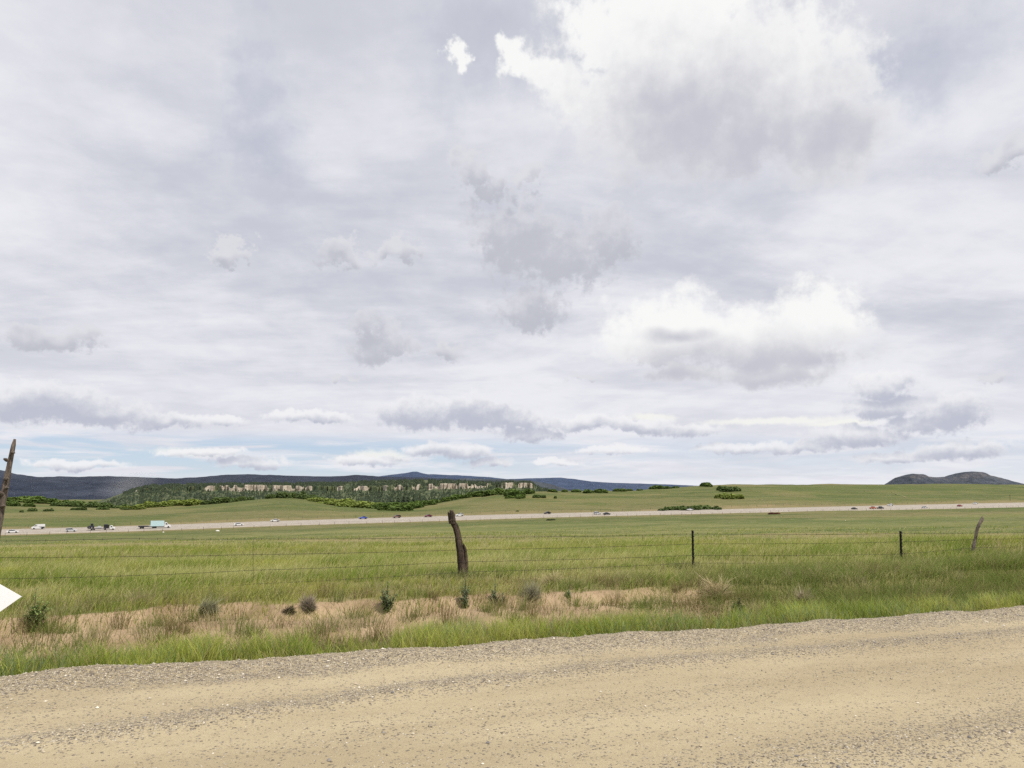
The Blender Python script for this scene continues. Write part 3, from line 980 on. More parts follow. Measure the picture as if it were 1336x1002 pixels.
def build_grass():
    gm = leaf_mat('grass_blades', 0.45)
    # bright verge along the road
    N = 120000
    u, v = RNG.uniform(-9, 19, N), 8.12 + 1.75 * RNG.random(N) ** 1.15
    x, y = from_uv(u, v)
    cl = fbm(u * 2.2, v * 2.2, 3, 130)
    dens = (.16 + .84 * sstep(.36, .58, cl)) * (1 - sstep(9.15, 9.85, v + (vnoise(u * .8, v * 0, 131) - .5) * .9))
    dens *= sstep(0, .10, v - road_edge(u) + (vnoise(u * 4, v * 0, 138) - .5) * .2)
    k = in_view(x, y) & (RNG.random(N) < dens)
    u, v, x, y, cl = u[k], v[k], x[k], y[k], cl[k]
    n = len(x)
    h = RNG.uniform(.08, .36, n) * (.45 + 1.0 * sstep(.35, .65, cl)) * (.88 - .12 * sstep(4, 10, u)) * (.5 + .5 * sstep(8.12, 8.6, v))
    f = np.clip(RNG.normal(.5, .28, n) + (fbm(u * .7, v, 3, 133) - .5) * 1.4, 0, 1)
    tip = lerp((.25, .35, .045), (.54, .56, .13), f)
    bluish = RNG.random(n) < .10 + .3 * (vnoise(u * .6, v, 135) > .62)
    tip[bluish] = np.array([.33, .42, .19]) * RNG.uniform(.8, 1.15, (bluish.sum(), 1))
    straw = RNG.random(n) < .05 + .16 * sstep(.5, .68, fbm(u * 1.3, v * 1.6, 3, 137)) + .25 * sstep(8.35, 8.12, v)
    tip[straw] = np.array([.50, .42, .20]) * RNG.uniform(.7, 1.1, (straw.sum(), 1))
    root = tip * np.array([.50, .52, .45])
    lean = (RNG.normal(.03, .55, n) * h * .6, RNG.normal(0, .4, n) * h * .6)
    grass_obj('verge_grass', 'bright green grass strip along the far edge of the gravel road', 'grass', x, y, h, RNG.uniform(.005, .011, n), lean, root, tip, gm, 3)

    # dry and mixed stems on the bank
    N = 190000
    u, v = RNG.uniform(-11, 24, N), RNG.uniform(8.9, 12.9, N)
    x, y = from_uv(u, v)
    cl = fbm(u * 1.1, v * 1.3, 4, 140)
    right = sstep(5, 10, u)
    dens = np.clip(.05 + .80 * sstep(.46, .59, cl) + .75 * right + .55 * np.exp(-((v - 9.55) / .35) ** 2), 0, 1)
    bare = sstep(.38, .60, fbm(u * .33, v * .5, 3, 44) + .10 * sstep(2, -2, u) - .22 * sstep(5, 9, u))
    dens *= 1 - .86 * bare * sstep(9.7, 10.3, v) * (1 - right)
    k = in_view(x, y) & (RNG.random(N) < dens)
    u, v, x, y, cl, right = (q[k] for q in (u, v, x, y, cl, right))
    n = len(x)
    f = RNG.random(n)
    hue = fbm(u * .9, v * .9, 3, 145) + .25 * right - .05
    green = RNG.random(n) < sstep(.36, .60, hue) * .85 + .10
    tip = lerp((.25, .195, .09), (.45, .38, .20), f)
    olive = RNG.random(n) < .62
    tip[olive] = lerp((.20, .165, .065), (.30, .24, .10), f[olive])
    tip[green] = lerp((.17, .235, .050), (.30, .34, .09), f[green])
    h = RNG.uniform(.07, .27, n) * (.6 + .5 * right + .45 * (cl - .4)) * np.where(green, 1.1, 1)
    lean = (RNG.normal(.06, .6, n) * h * .7, RNG.normal(0, .5, n) * h * .7)
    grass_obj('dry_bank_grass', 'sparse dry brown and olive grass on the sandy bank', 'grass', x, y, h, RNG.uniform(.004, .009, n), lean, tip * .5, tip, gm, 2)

    # upright tufts scattered over the bank
    T = 620
    tu, tv = RNG.uniform(-10, 22, T), RNG.uniform(9.2, 12.3, T)
    per = RNG.integers(25, 75, T)
    k = np.repeat(np.arange(T), per)
    n = len(k)
    rad = RNG.uniform(.05, .16, T)[k]
    a_, b_ = RNG.normal(0, 1, n) * rad, RNG.normal(0, .7, n) * rad
    x, y = from_uv(tu[k] + a_, tv[k] + b_)
    hh = (RNG.uniform(.18, .42, T))[k] * RNG.uniform(.5, 1.1, n)
    kind = RNG.random(T)
    f = RNG.random(n)
    tip = lerp((.16, .215, .050), (.29, .33, .095), f)
    br = kind[k] < .45
    tip[br] = lerp((.22, .175, .075), (.36, .29, .14), f[br])
    pl_ = kind[k] > .85
    tip[pl_] = lerp((.42, .36, .19), (.60, .52, .30), f[pl_])
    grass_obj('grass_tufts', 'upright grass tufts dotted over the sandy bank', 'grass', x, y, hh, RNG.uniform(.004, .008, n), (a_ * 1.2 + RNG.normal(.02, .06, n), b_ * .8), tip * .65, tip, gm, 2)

    T = []
    for q in (at_v(604, 757, VF), at_v(904, 753, VF), at_v(1175, 737, VF), at_v(1270, 722, VF)):
        for j in range(9): T.append((q[0] + RNG.normal(0, .28), q[1] + RNG.normal(-.05, .16)))
    T = np.array(T)
    k = np.repeat(np.arange(len(T)), 70)
    n = len(k)
    a_, b_ = RNG.normal(0, .09, n), RNG.normal(0, .07, n)
    f = RNG.random(n)
    grass_obj('post_grass', 'taller dark green grass gathered round the fence post feet', 'grass', T[k, 0] + a_, T[k, 1] + b_, RNG.uniform(.10, .30, n), RNG.uniform(.005, .009, n),
              (a_ * 1.2 + RNG.normal(.04, .06, n), b_), lerp((.06, .09, .02), (.10, .12, .03), f), lerp((.14, .20, .045), (.30, .33, .10), f), gm, 2)

    # seed stalks
    N = 24000
    u, v = RNG.uniform(-16, 32, N), 9.2 + 22 * RNG.random(N) ** 1.4
    x, y = from_uv(u, v)
    k = in_view(x, y) & (fbm(u * .5, v * .5, 3, 150) > .46) & ((v > turf_edge(u)) | (RNG.random(N) < .25))
    x, y = x[k], y[k]
    n = len(x)
    h = RNG.uniform(.22, .5, n)
    tip = lerp((.36, .31, .15), (.62, .54, .30), RNG.random(n))
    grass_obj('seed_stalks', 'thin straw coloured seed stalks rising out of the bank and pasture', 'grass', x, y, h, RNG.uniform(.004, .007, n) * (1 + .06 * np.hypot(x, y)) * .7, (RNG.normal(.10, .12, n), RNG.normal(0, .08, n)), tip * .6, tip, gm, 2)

    # pasture grass beyond the fence line
    def field(N, r0, r1, hh, wid, seg, name, label, fade):
        a = RNG.uniform(R(-40), R(40), N)
        r = np.sqrt(RNG.uniform(r0 ** 2, r1 ** 2, N))
        x, y = r * np.sin(a), r * np.cos(a)
        u, v = to_uv(x, y)
        cl = fbm(u * .8, v * .8, 4, 160)
        start = turf_edge(u) - .15 + .5 * (RNG.random(len(u)) - .5)
        k = in_view(x, y, 3) & (v > start) & (RNG.random(N) < .22 + .78 * sstep(.34, .58, cl)) & (RNG.random(N) < 1 - fade * sstep(r0, r1, r))
        u, v, x, y, cl, r = (q[k] for q in (u, v, x, y, cl, r))
        n = len(x)
        p1 = fbm(u * .16, v * .35, 4, 170)
        p2 = fbm(u * .5, v * .9, 3, 175)
        f = np.clip(RNG.normal(.45, .25, n), 0, 1)
        tip = lerp((.29, .33, .055), (.50, .49, .12), f)
        pale = RNG.random(n) < sstep(.42, .60, p1) * .65 + .16
        tip[pale] = lerp((.42, .44, .17), (.60, .57, .25), f[pale])
        grn = RNG.random(n) < sstep(.50, .64, p2) * .75 + .45 * sstep(9, 14, u) * sstep(15.5, 13, v)
        tip[grn] = lerp((.16, .235, .034), (.29, .37, .06), f[grn])
        straw = RNG.random(n) < .07 + .12 * sstep(13.5, 12.2, v)
        tip[straw] = lerp((.46, .39, .18), (.62, .52, .27), f[straw])
        h = RNG.uniform(.5, 1.15, n) * hh * (.65 + .7 * (p2 - .2)) * (1 + .35 * sstep(9, 14, u)) * (.62 + .38 * sstep(13.4, 16, v))
        lean = (RNG.normal(.30, .38, n) * h, RNG.normal(.05, .3, n) * h)
        grass_obj(name, label, 'grass', x, y, h, RNG.uniform(.7, 1.3, n) * wid * (r / r0) ** .6, lean, tip * np.array([.80, .82, .74]), tip, gm, seg)  # roots darker than tips: grass self-shadow put into the blade colour
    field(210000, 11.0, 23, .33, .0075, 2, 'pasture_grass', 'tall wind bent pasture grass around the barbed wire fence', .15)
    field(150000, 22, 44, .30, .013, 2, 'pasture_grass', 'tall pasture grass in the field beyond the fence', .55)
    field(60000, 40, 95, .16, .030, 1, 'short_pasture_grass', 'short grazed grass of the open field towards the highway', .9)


# ------------------------------------------------------------------ fence
def tube(path, radii, sides=8, jitter=0.0, seed=0, caps=True):
    g = np.random.default_rng(seed)
    path = [np.asarray(p, float) for p in path]
    V, Q = [], []
    ang0 = g.uniform(-1, 1, sides) * jitter
    prev = np.array([1.0, 0, 0])
    for i, p in enumerate(path):
        d = path[min(i + 1, len(path) - 1)] - path[max(i - 1, 0)]
        d /= np.linalg.norm(d)
        s = prev - d * d.dot(prev)
        s /= np.linalg.norm(s)
        prev = s
        t = np.cross(d, s)
        for k in range(sides):
            a = 6.28318 * k / sides
            r = radii[i] * (1 + ang0[k] + g.uniform(-1, 1) * jitter * .35)
            V.append(p + (s * math.cos(a) + t * math.sin(a)) * r)
    for i in range(len(path) - 1):
        for k in range(sides):
            a, b = i * sides + k, i * sides + (k + 1) % sides
            Q.append((a, b, b + sides, a + sides))
    T = []
    if caps:
        for i, flip in ((0, True), (len(path) - 1, False)):
            c = len(V)
            V.append(path[i] * 1.0)
            for k in range(sides):
                a, b = i * sides + k, i * sides + (k + 1) % sides
                T.append((b, a, c) if flip else (a, b, c))
    return V, Q, T


class Acc:
    def __init__(self): self.V, self.Q, self.T = [], [], []

    def add(self, V, Q=(), T=()):
        o = len(self.V)
        self.V += [tuple(v) for v in V]
        self.Q += [tuple(i + o for i in q) for q in Q]
        self.T += [tuple(i + o for i in t) for t in T]

    def box(self, c, s, rz=0.0):
        ca, sa = math.cos(rz), math.sin(rz)
        V = []
        for dz in (-.5, .5):
            for dx, dy in ((-.5, -.5), (.5, -.5), (.5, .5), (-.5, .5)):
                x, y = dx * s[0], dy * s[1]
                V.append((c[0] + x * ca - y * sa, c[1] + x * sa + y * ca, c[2] + dz * s[2]))
        self.add(V, [(3, 2, 1, 0), (4, 5, 6, 7), (0, 1, 5, 4), (1, 2, 6, 5), (2, 3, 7, 6), (3, 0, 4, 7)])

    def mesh(self, name, origin=(0, 0, 0), smooth=False):
        V = np.array(self.V) - np.asarray(origin)[None]
        return np_mesh(name, V, np.array(self.Q) if self.Q else None, np.array(self.T) if self.T else None, smooth=smooth)


VF = 13.5


def resample(path, rad, n):
    P = np.array(path)
    s = np.concatenate([[0], np.cumsum(np.linalg.norm(np.diff(P, axis=0), axis=1))])
    q = np.linspace(0, s[-1], n)
    return [np.array([np.interp(t, s, P[:, k]) for k in range(3)]) for t in q], np.interp(q, s, rad)


def build_fence():
    base = at_v(604, 760, VF)
    root = empty('barbed_wire_fence', (base[0], base[1], gz(base[0], base[1])))
    tag(root, 'barbed wire fence with weathered crooked wooden posts and thin steel posts beside the road', 'fence')
    O = np.array(root.location)
    wood = wood_material('weathered_post_wood', (.032, .023, .018), (.130, .096, .070))
    grey = wood_material('grey_weathered_wood', (.085, .068, .055), (.225, .185, .150))
    pxs = VF / F      # metres per pixel, roughly

    def post(pts, mat, label, extra=None, sides=14, jit=.16, seed=1):
        path = [at_v(a, b, VF) for a, b, w in pts]
        sc = path[0][1] / F
        rad = [w * .45 * sc for a, b, w in pts]
        foot = path[0].copy()
        foot[2] = gz(foot[0], foot[1]) - .25
        path, rad = [foot] + path, [rad[0]] + rad
        p2, r2 = resample(path, rad, 30)
        A = Acc()
        A.add(*tube(p2, r2, sides, jit, seed))
        if extra: extra(A, sc)
        o = link('wooden_post', A.mesh('wooden_post', O), mat, root)
        o['label'] = label
        return o

    def centre_extra(A, sc):
        # slab still clinging to the right side, splintered crown with a notch
        sl = [at_v(a, b, VF - .03) for a, b in ((607.6, 764), (608.6, 745), (608.0, 725), (606.6, 714), (604.6, 709))]
        A.add(*tube(*resample(sl, [2.6 * sc, 2.5 * sc, 2.2 * sc, 1.6 * sc, .5 * sc], 14), 8, .22, 8))
        s2 = [at_v(a, b, VF - .02) for a, b in ((590.0, 683), (590.2, 676), (589.6, 670), (588.2, 666.2), (587.2, 665.8))]
        A.add(*tube(*resample(s2, [3.8 * sc, 3.3 * sc, 2.9 * sc, 2.2 * sc, .9 * sc], 10), 7, .25, 9))
        s3 = [at_v(a, b, VF + .02) for a, b in ((588.0, 683), (586.6, 677), (585.4, 671), (584.6, 667.4))]
        A.add(*tube(*resample(s3, [2.6 * sc, 1.9 * sc, 1.3 * sc, .4 * sc], 10), 7, .25, 10))
        s4 = [at_v(a, b, VF - .06) for a, b in ((586.5, 680), (590, 679), (594.5, 679.5))]
        A.add(*tube(*resample(s4, [.8 * sc, 2.2 * sc, .7 * sc], 7), 7, .25, 11))
    post([(603.2, 756, 11.5), (601.8, 735, 11), (599.8, 715, 10.2), (597.0, 697, 9.0), (594.4, 688, 8.6), (591.6, 683, 8.0), (588.8, 680, 6.5)], wood,
         'dark rotting wooden post leaning left with a split notched top', centre_extra)

    def left_extra(A, sc):
        for a, b, dx, dy, w in ((9, 601, -4, -2.5, 2.0), (6, 625, 5, -1, 1.9), (3, 645, -5, -3, 2.2), (7, 638, 4, -2, 1.7), (2, 661, 5, -1.5, 2.0), (15, 590, 4.0, 1, 1.5)):
            q = [at_v(a, b, VF - .04), at_v(a + dx * .6, b + dy * .6, VF - .07), at_v(a + dx, b + dy, VF - .09)]
            A.add(*tube(q, [w * sc * 1.2, w * sc, w * sc * .6], 7, .2, int(a * 7)))
    post([(-26, 800, 13), (-16, 762, 12.5), (-5, 700, 11), (3, 655, 10), (8, 630, 9), (12, 608, 7.6), (16, 588, 6.6), (18.6, 576, 5.6), (19.4, 572.8, 3.2)], grey,
         'tall grey knotty branch pole leaning right at the left edge', left_extra, 12, .14, 3)

    def right_extra(A, sc):
        q = [at_v(a, b, VF) for a, b in ((1278.6, 683), (1281.6, 679), (1283.6, 676.2))]
        A.add(*tube(q, [1.5 * sc, 1.2 * sc, .5 * sc], 6, .2, 31))
    post([(1268.6, 726, 5.2), (1270.2, 712, 4.8), (1272.4, 702, 4.0), (1274.2, 692, 4.2), (1275.6, 687.5, 4.4), (1278.8, 681, 4.0), (1280.8, 676.5, 3.4), (1281.8, 674, 1.8)], grey,
         'slim crooked grey wooden post bending right in tall green grass', right_extra, 10, .14, 5)

    # posts just outside the frame that carry the wires
    off_l, off_r = (-330, 815), (1560, 712)
    for q, s in ((off_l, 7), (off_r, 9)):
        a, b = q
        post([(a, b, 9), (a + 2, b - 45, 8.5), (a + 1, b - 95 + (20 if a > 0 else 0), 7.5)], wood, 'dark wooden post outside the picture', None, 12, .14, s)

    steel = simple_mat('dark_green_steel_post', (.028, .026, .024), .55, .3, .3, 20)
    for (px, yt, yb), lab in (((903.2, 692, 754), 'dark steel post with studs, taller of the two in the picture'), ((1174.2, 693, 738), 'dark thin steel post right of centre in tall grass')):
        top, bt = at_v(px, yt, VF), at_v(px + 1.3, yb, VF)
        g = gz(bt[0], bt[1])
        A = Acc()
        n = 12
        zb, zt = g - .2, top[2]
        for i in range(n):
            f0 = (i + .5) / n
            c = np.array([bt[0] + (top[0] - bt[0]) * f0, bt[1] + (top[1] - bt[1]) * f0, zb + (zt - zb) * f0])
            hh = (zt - zb) / n
            A.box(c, (.034, .007, hh), TH)
            A.box(c + np.array([-ST * -.022, CT * -.022, 0]) * 1.0, (.007, .036, hh), TH)
            if i > 3: A.box(c + np.array([ST * .045, -CT * .045, .01]), (.014, .012, .025), TH)
        o = link('steel_post', A.mesh('steel_post', O), steel, root)
        o['label'] = lab

    # four strands, pinned to the posts
    wire_m = simple_mat('rusty_barbed_wire', (.030, .025, .022), .7, .2, .3, 30)
    strands = [
        [(-330, 733), (-5, 706), (170, 702.5), (330, 703), (597, 701), (903.2, 696.5), (1174, 696), (1274, 695.5), (1560, 690)],
        [(-330, 762), (-11, 727.5), (170, 726), (330, 723.5), (600, 717.5), (903.5, 709.5), (1174, 707), (1272.5, 703.5), (1560, 697)],
        [(-330, 788), (-16, 755.5), (170, 751), (330, 744), (602, 733), (903.8, 724.5), (1174, 723), (1271, 714.5), (1560, 706)],
        [(-330, 806), (-21, 780), (170, 774), (330, 762), (603, 746.5), (904, 734.5), (1174.4, 732.5), (1270, 722.5), (1560, 713)]]
    for st in strands:
        A = Acc()
        P = np.array([at_v(a, b, VF - .07) for a, b in st])
        pts = []
        for i in range(len(P) - 1):
            L = np.linalg.norm(P[i + 1] - P[i])
            m = max(4, int(L / .25))
            for k in range(m):
                t = k / m
                q = P[i] * (1 - t) + P[i + 1] * t
                q = q + np.array([0, 0, -.012 * 4 * t * (1 - t) * (L / 4) + random.uniform(-.002, .002)])
                pts.append(q)
        pts.append(P[-1])
        A.add(*tube(pts, [.0031] * len(pts), 5))
        # barbs
        acc = 0
        for i in range(len(pts) - 1):
            c = (pts[i] + pts[i + 1]) / 2
            for s in (1, -1):
                dv = np.array([random.uniform(-.3, .3), random.uniform(-.5, .5), s]) * .016
                A.add(*tube([c - dv, c + dv], [.0022, .0012], 4))
        link('wire', A.mesh('wire', O), wire_m, root)
    for px, y0, y1 in ((816, 725, 739), (838, 698, 706), (330, 703, 763)):
        A = Acc()
        a, b = at_v(px, y0, VF - .075), at_v(px + .5, y1, VF - .075)
        pts = [a * (1 - t) + b * t + np.array([.004 * math.sin(t * 40), .004 * math.cos(t * 40), 0]) for t in np.linspace(0, 1, 18)]
        A.add(*tube(pts, [.0028] * 18, 5))
        link('wire_stay', A.mesh('wire_stay', O), wire_m, root)


def build_highway_fences():
    m = simple_mat('grey_fence_post', (.10, .085, .065), .9)
    wm = simple_mat('fence_wire', (.12, .11, .10), .7, .3)
    bm = bmesh.new()
    bmesh.ops.create_cone(bm, cap_ends=True, segments=6, radius1=.075, radius2=.07, depth=1.7, matrix=Matrix.Translation((0, 0, .6)))
    pme = bm_mesh('post', bm)
    pme.materials.append(m)
    for w, lab in ((-11, 'low wire fence with thin posts along the near side of the highway'), (44, 'low wire fence with thin posts along the far side of the highway')):
        ss = np.linspace(-330, 430, 98) + RNG.uniform(-1.2, 1.2, 98)
        q = H0[None] + HD[None] * ss[:, None] + HN[None] * w
        zz = ground_z(q[:, 0], q[:, 1])
        root = empty('highway_fence', (q[0, 0], q[0, 1], zz[0]))
        tag(root, lab, 'fence')
        O = np.array(root.location)
        for (x, y), z in zip(q, zz):
            o = bpy.data.objects.new('post', pme)
            COL.objects.link(o)
            o.parent = root
            o.location = (x - O[0], y - O[1], z - O[2])
            o.rotation_euler = (random.uniform(-.05, .05), random.uniform(-.05, .05), 0)
        for hgt in (.55, 1.2):
            A = Acc()
            A.add(*tube([np.array([x, y, z + hgt]) for (x, y), z in zip(q, zz)], [.012] * 98, 4))
            link('wire', A.mesh('wire', O), wm, root)


# ------------------------------------------------------------------ sign
def build_sign():
    white = simple_mat('white_painted_board', (.86, .86, .88), .5, 0, .03, 3)
    postm = simple_mat('galvanised_sign_post', (.30, .30, .30), .5, .6)
    v = 8.75
    tip = at_v(28.3, 778.3, v)
    up, lo = at_v(-44, 737.5, v), at_v(-44, 829, v)
    lf = at_v(-116, 783.5, v)
    cx = (up + lo) / 2
    g = gz(cx[0], cx[1])
    root = empty('road_sign', (cx[0], cx[1], g))
    tag(root, 'plain white pointed sign board at the left edge of the road verge', 'sign')
    O = np.array(root.location)
    n = np.array([ST, -CT, 0])
    A = Acc()
    loop = [tip, up, lf, lo]
    A.add([p + n * .004 for p in loop] + [p - n * .004 for p in loop],
          [(0, 1, 2, 3), (7, 6, 5, 4), (0, 4, 5, 1), (1, 5, 6, 2), (2, 6, 7, 3), (3, 7, 4, 0)])
    link('sign_board', A.mesh('sign_board', O), white, root)
    A = Acc()
    c = cx - n * .03
    zt = up[2] - .12
    A.box((c[0], c[1], (zt + g - .3) / 2), (.05, .045, zt - g + .3), TH)
    link('post', A.mesh('post', O), postm, root)


# ------------------------------------------------------------------ wayside plants
def leafy_weed(px, py, hpx, wpx, label, seed, col0, col1, spire=True, v=None, name='weed', cat='weed'):
    g = np.random.default_rng(seed)
    p = cast(px, py, 8, 30)
    sc = p[1] / F
    H, W = hpx * sc, wpx * sc
    root = empty(name, (p[0], p[1], p[2] - .01))
    tag(root, label, cat)
    A = Acc()
    stems = 11
    tops = []
    for k in range(stems):
        a = g.uniform(0, 6.28)
        rr = W * g.uniform(.18, .48) * (k > 0)
        top = np.array([math.cos(a) * rr, math.sin(a) * rr, H * (1.0 if k == 0 else g.uniform(.35, .85) * (1.1 - .7 * rr / W))])
        A.add(*tube([(0, 0, 0), top * .5 + np.array([0, 0, 0.08 * H]), top], [.007, .005, .002], 5))
        tops.append(top)
    link('stem', A.mesh('stem'), MATS['stem'], root)
    V, Q, C = [], [], []
    n = 620
    for i in range(n):
        k = 0 if i < n * .16 else g.integers(1, stems)
        t = g.random()
        c = tops[k] * t + np.array([0, 0, .32 * H * t * (1 - t)]) * (k > 0)
        width = W * g.uniform(.10, .26) * (1.15 - .75 * t) + .012
        a = g.uniform(0, 6.28)
        d = np.array([math.cos(a), math.sin(a), g.uniform(-.2, 1.1)])
        d /= np.linalg.norm(d)
        s = np.cross(d, (0, 0, 1.0)); s /= np.linalg.norm(s)
        wd = width * .26
        b = c
        m_ = c + d * width * .5 + np.array([0, 0, .006])
        e = c + d * width + np.array([0, 0, -.15 * width])
        o = len(V)
        V += [b, m_ + s * wd * .6, e, m_ - s * wd * .6]
        Q.append((o, o + 1, o + 2, o + 3))
        f = g.random()
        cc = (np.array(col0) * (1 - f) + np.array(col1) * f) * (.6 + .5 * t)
        C += [cc] * 4
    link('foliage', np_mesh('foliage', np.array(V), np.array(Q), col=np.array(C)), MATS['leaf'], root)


def twig_bush(px, py, hpx, wpx, label, seed, col0, col1, n=420, name='dry_bush', cat='bush', lean=0.0):
    g = np.random.default_rng(seed)
    p = cast(px, py, 8, 30)
    sc = p[1] / F
    H, W = hpx * sc, wpx * sc
    root = empty(name, (p[0], p[1], p[2] - .02))
    tag(root, label, cat)
    az = g.uniform(0, 6.28, n)
    el = np.arccos(g.uniform(0, 1, n))          # from vertical
    L = g.uniform(.25, 1.05, n) * (.72 + .38 * np.sin(az * 3 + seed) * np.sin(el * 2)) 
    dx, dy, dz = np.sin(el) * np.cos(az) * W * .5 * L + lean * H, np.sin(el) * np.sin(az) * W * .5 * L, np.cos(el) * H * L
    V, T, C = [], [], []
    f = g.random(n)
    cc = np.asarray(col0)[None] * (1 - f[:, None]) + np.asarray(col1)[None] * f[:, None]
    for i in range(n):
        tip = np.array([dx[i], dy[i], dz[i] + .03])
        for j in range(4):
            t0 = 0.1 if j == 0 else g.uniform(.3, .7)
            st = tip * t0
            e = tip if j == 0 else st + (tip * .45 + g.normal(size=3) * np.array([W, W, H]) * .10)
            e[2] = max(e[2], .01)
            s = np.cross(e - st, g.normal(size=3)); s /= (np.linalg.norm(s) + 1e-6)
            w = .0035
            o = len(V)
            V += [st - s * w, st + s * w, e]
            T.append((o, o + 1, o + 2))
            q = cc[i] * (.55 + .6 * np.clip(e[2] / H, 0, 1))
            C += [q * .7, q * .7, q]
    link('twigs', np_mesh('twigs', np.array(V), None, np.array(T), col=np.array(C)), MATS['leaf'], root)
    A = Acc()
    for k in range(9):
        a = g.uniform(0, 6.28)
        A.add(*tube([(0, 0, 0), (math.cos(a) * W * .2 + lean * H * .4, math.sin(a) * W * .2, H * .4)], [.008, .003], 5))
    link('stem', A.mesh('stem'), MATS['stem'], root)


MATS = {}


def build_plants():
    MATS['leaf'] = leaf_mat('weed_leaves', .25)
    MATS['stem'] = simple_mat('weed_stem', (.10, .085, .045), .9)
    dk0, dk1 = (.09, .14, .06), (.23, .29, .15)
    gy0, gy1 = (.13, .17, .09), (.23, .28, .17)
    leafy_weed(505, 796, 36, 27, 'dark green bushy thistle alone on bare soil, left of the centre post', 1, dk0, dk1)
    leafy_weed(607, 793, 36, 21, 'dark green thistle standing just below the dark centre post', 2, dk0, gy1)
    leafy_weed(646, 789, 32, 17, 'narrow dark green thistle right of the centre post', 3, dk0, gy1)
    leafy_weed(656, 790, 16, 9, 'tiny dark green thistle beside a taller thistle on bare soil', 4, dk0, dk1)
    leafy_weed(43, 822, 52, 40, 'tall dark green weed clump beside the white sign tip', 5, (.13, .20, .06), (.29, .36, .12))
    leafy_weed(446, 853, 9, 44, 'low dark green creeping weed at the gravel edge', 6, (.02, .038, .014), (.045, .075, .025))
    leafy_weed(742, 779, 9, 10, 'little grey green rosette on bare sandy soil', 7, gy0, gy1)
    leafy_weed(965, 800, 20, 26, 'olive green bushy weed on the verge below the taller steel post', 8, (.06, .09, .022), (.12, .15, .04))
    tw0, tw1 = (.24, .20, .15), (.48, .41, .32)
    twig_bush(403, 797, 25, 32, 'round grey brown tumbleweed bush on bare soil', 11, tw0, tw1, 520)
    twig_bush(693, 781, 26, 40, 'grey green sagebrush with dry twigs right of the thistles', 12, (.26, .26, .17), (.50, .47, .33), 560)
    twig_bush(262, 800, 24, 40, 'grey green sagebrush leaning right on the left bank', 13, (.22, .25, .15), (.48, .45, .29), 520, lean=.45)
    twig_bush(938, 778, 30, 70, 'pale straw coloured dry brush under the taller steel post', 14, (.48, .39, .21), (.80, .68, .42), 420, lean=-.3)
    twig_bush(1048, 790, 26, 34, 'grey dry brush at the right end of the bare bank', 15, (.34, .29, .19), (.58, .49, .33), 420)
    twig_bush(378, 800, 12, 26, 'dark flattened dead brush lying left of the tumbleweed', 16, (.06, .05, .035), (.14, .11, .075), 260)
    twig_bush(722, 764, 22, 44, 'yellow dry grass tuft at the fence foot right of the centre post', 17, (.42, .36, .18), (.68, .59, .33), 460, name='dry_tuft')
    # brown brush heap by the highway and two pale stones in the field
    twig = leaf_mat('rusty_brush', .1)
    for px, py, w, h, lab in ((1009, 671, 17, 3.0, 'rust brown heap of dead brush at the near edge of the highway'), (720, 679, 14, 2, 'low dark green brush patch in the field below the highway')):
        p = cast(px, py, 200, 800)
        V, Q, C = leaf_dome(1500, 300 + px, (.10, .035, .02) if px > 900 else (.04, .06, .02), (.20, .085, .05) if px > 900 else (.07, .10, .03), size=.07)
        o = link('brush_heap', np_mesh('brush_heap', V, Q, col=C), twig, loc=p)
        s = p[1] / F
        o.scale = (w * s * .55, w * s * .4, h * s)
        tag(o, lab, 'brush')
    sm = simple_mat('pale_stone', (.62, .60, .55), .8, 0, .2, 2)
    for px, py, w, lab in ((284, 693, 5, 'pale boulder with a dark side in the field right of the blue box truck'), (213, 694.5, 2.6, 'small white stone in the field below the box truck')):
        p = cast(px, py, 200, 800)
        bm = bmesh.new()
        bmesh.ops.create_icosphere(bm, subdivisions=3, radius=1)
        for vv in bm.verts:
            k = 1 + .35 * (float(fbm(np.array([vv.co.x * 1.7 + px]), np.array([vv.co.y * 1.7 + vv.co.z]), 3, 5)[0]) - .5)
            vv.co = Vector((vv.co.x * k, vv.co.y * k * .8, vv.co.z * k * .6))
        o = link('boulder', bm_mesh('boulder', bm), sm, loc=p)
        s = w * p[1] / F * .5
        o.scale = (s, s, s)
        tag(o, lab, 'rock')


# ------------------------------------------------------------------ vehicles
def loft(profile, yw, name_acc):
    """side outline (x, z) swept across the width with rounded shoulders; yw(z) gives the half width"""
    n = len(profile)
    V = []
    lat = [-1, -.88, 0, .88, 1]
    for k in lat:
        for x, z in profile:
            hw = yw(x, z)
            sh = .0 if abs(k) < 1 else .05
            V.append((x * (1 - sh * .25), k * hw, z - (.04 if abs(k) == 1 else 0) * (z > .5)))
    Q = []
    for r in range(len(lat) - 1):
        for i in range(n):
            a, b = r * n + i, r * n + (i + 1) % n
            Q.append((a, b, b + n, a + n))
    name_acc.add(V, Q)
    for r in (0, len(lat) - 1):
        c = len(name_acc.V)
        base = c - len(V)
        xs = sum(p[0] for p in profile) / n
        zs = sum(p[1] for p in profile) / n
        name_acc.V.append((xs, lat[r] * yw(xs, zs), zs))
        for i in range(n):
            a, b = base + r * n + i, base + r * n + (i + 1) % n
            name_acc.T.append((a, b, c) if r == 0 else (b, a, c))


def wheel_mesh(rad=.34, wid=.22):
    bm = bmesh.new()
    bmesh.ops.create_cone(bm, cap_ends=True, segments=20, radius1=rad, radius2=rad, depth=wid, matrix=Matrix.Rotation(R(90), 4, 'X'))
    bmesh.ops.bevel(bm, geom=[e for e in bm.edges if abs(e.verts[0].co.y - e.verts[1].co.y) < 1e-5], offset=.04, segments=2, affect='EDGES')
    return bm_mesh('wheel', bm, False)


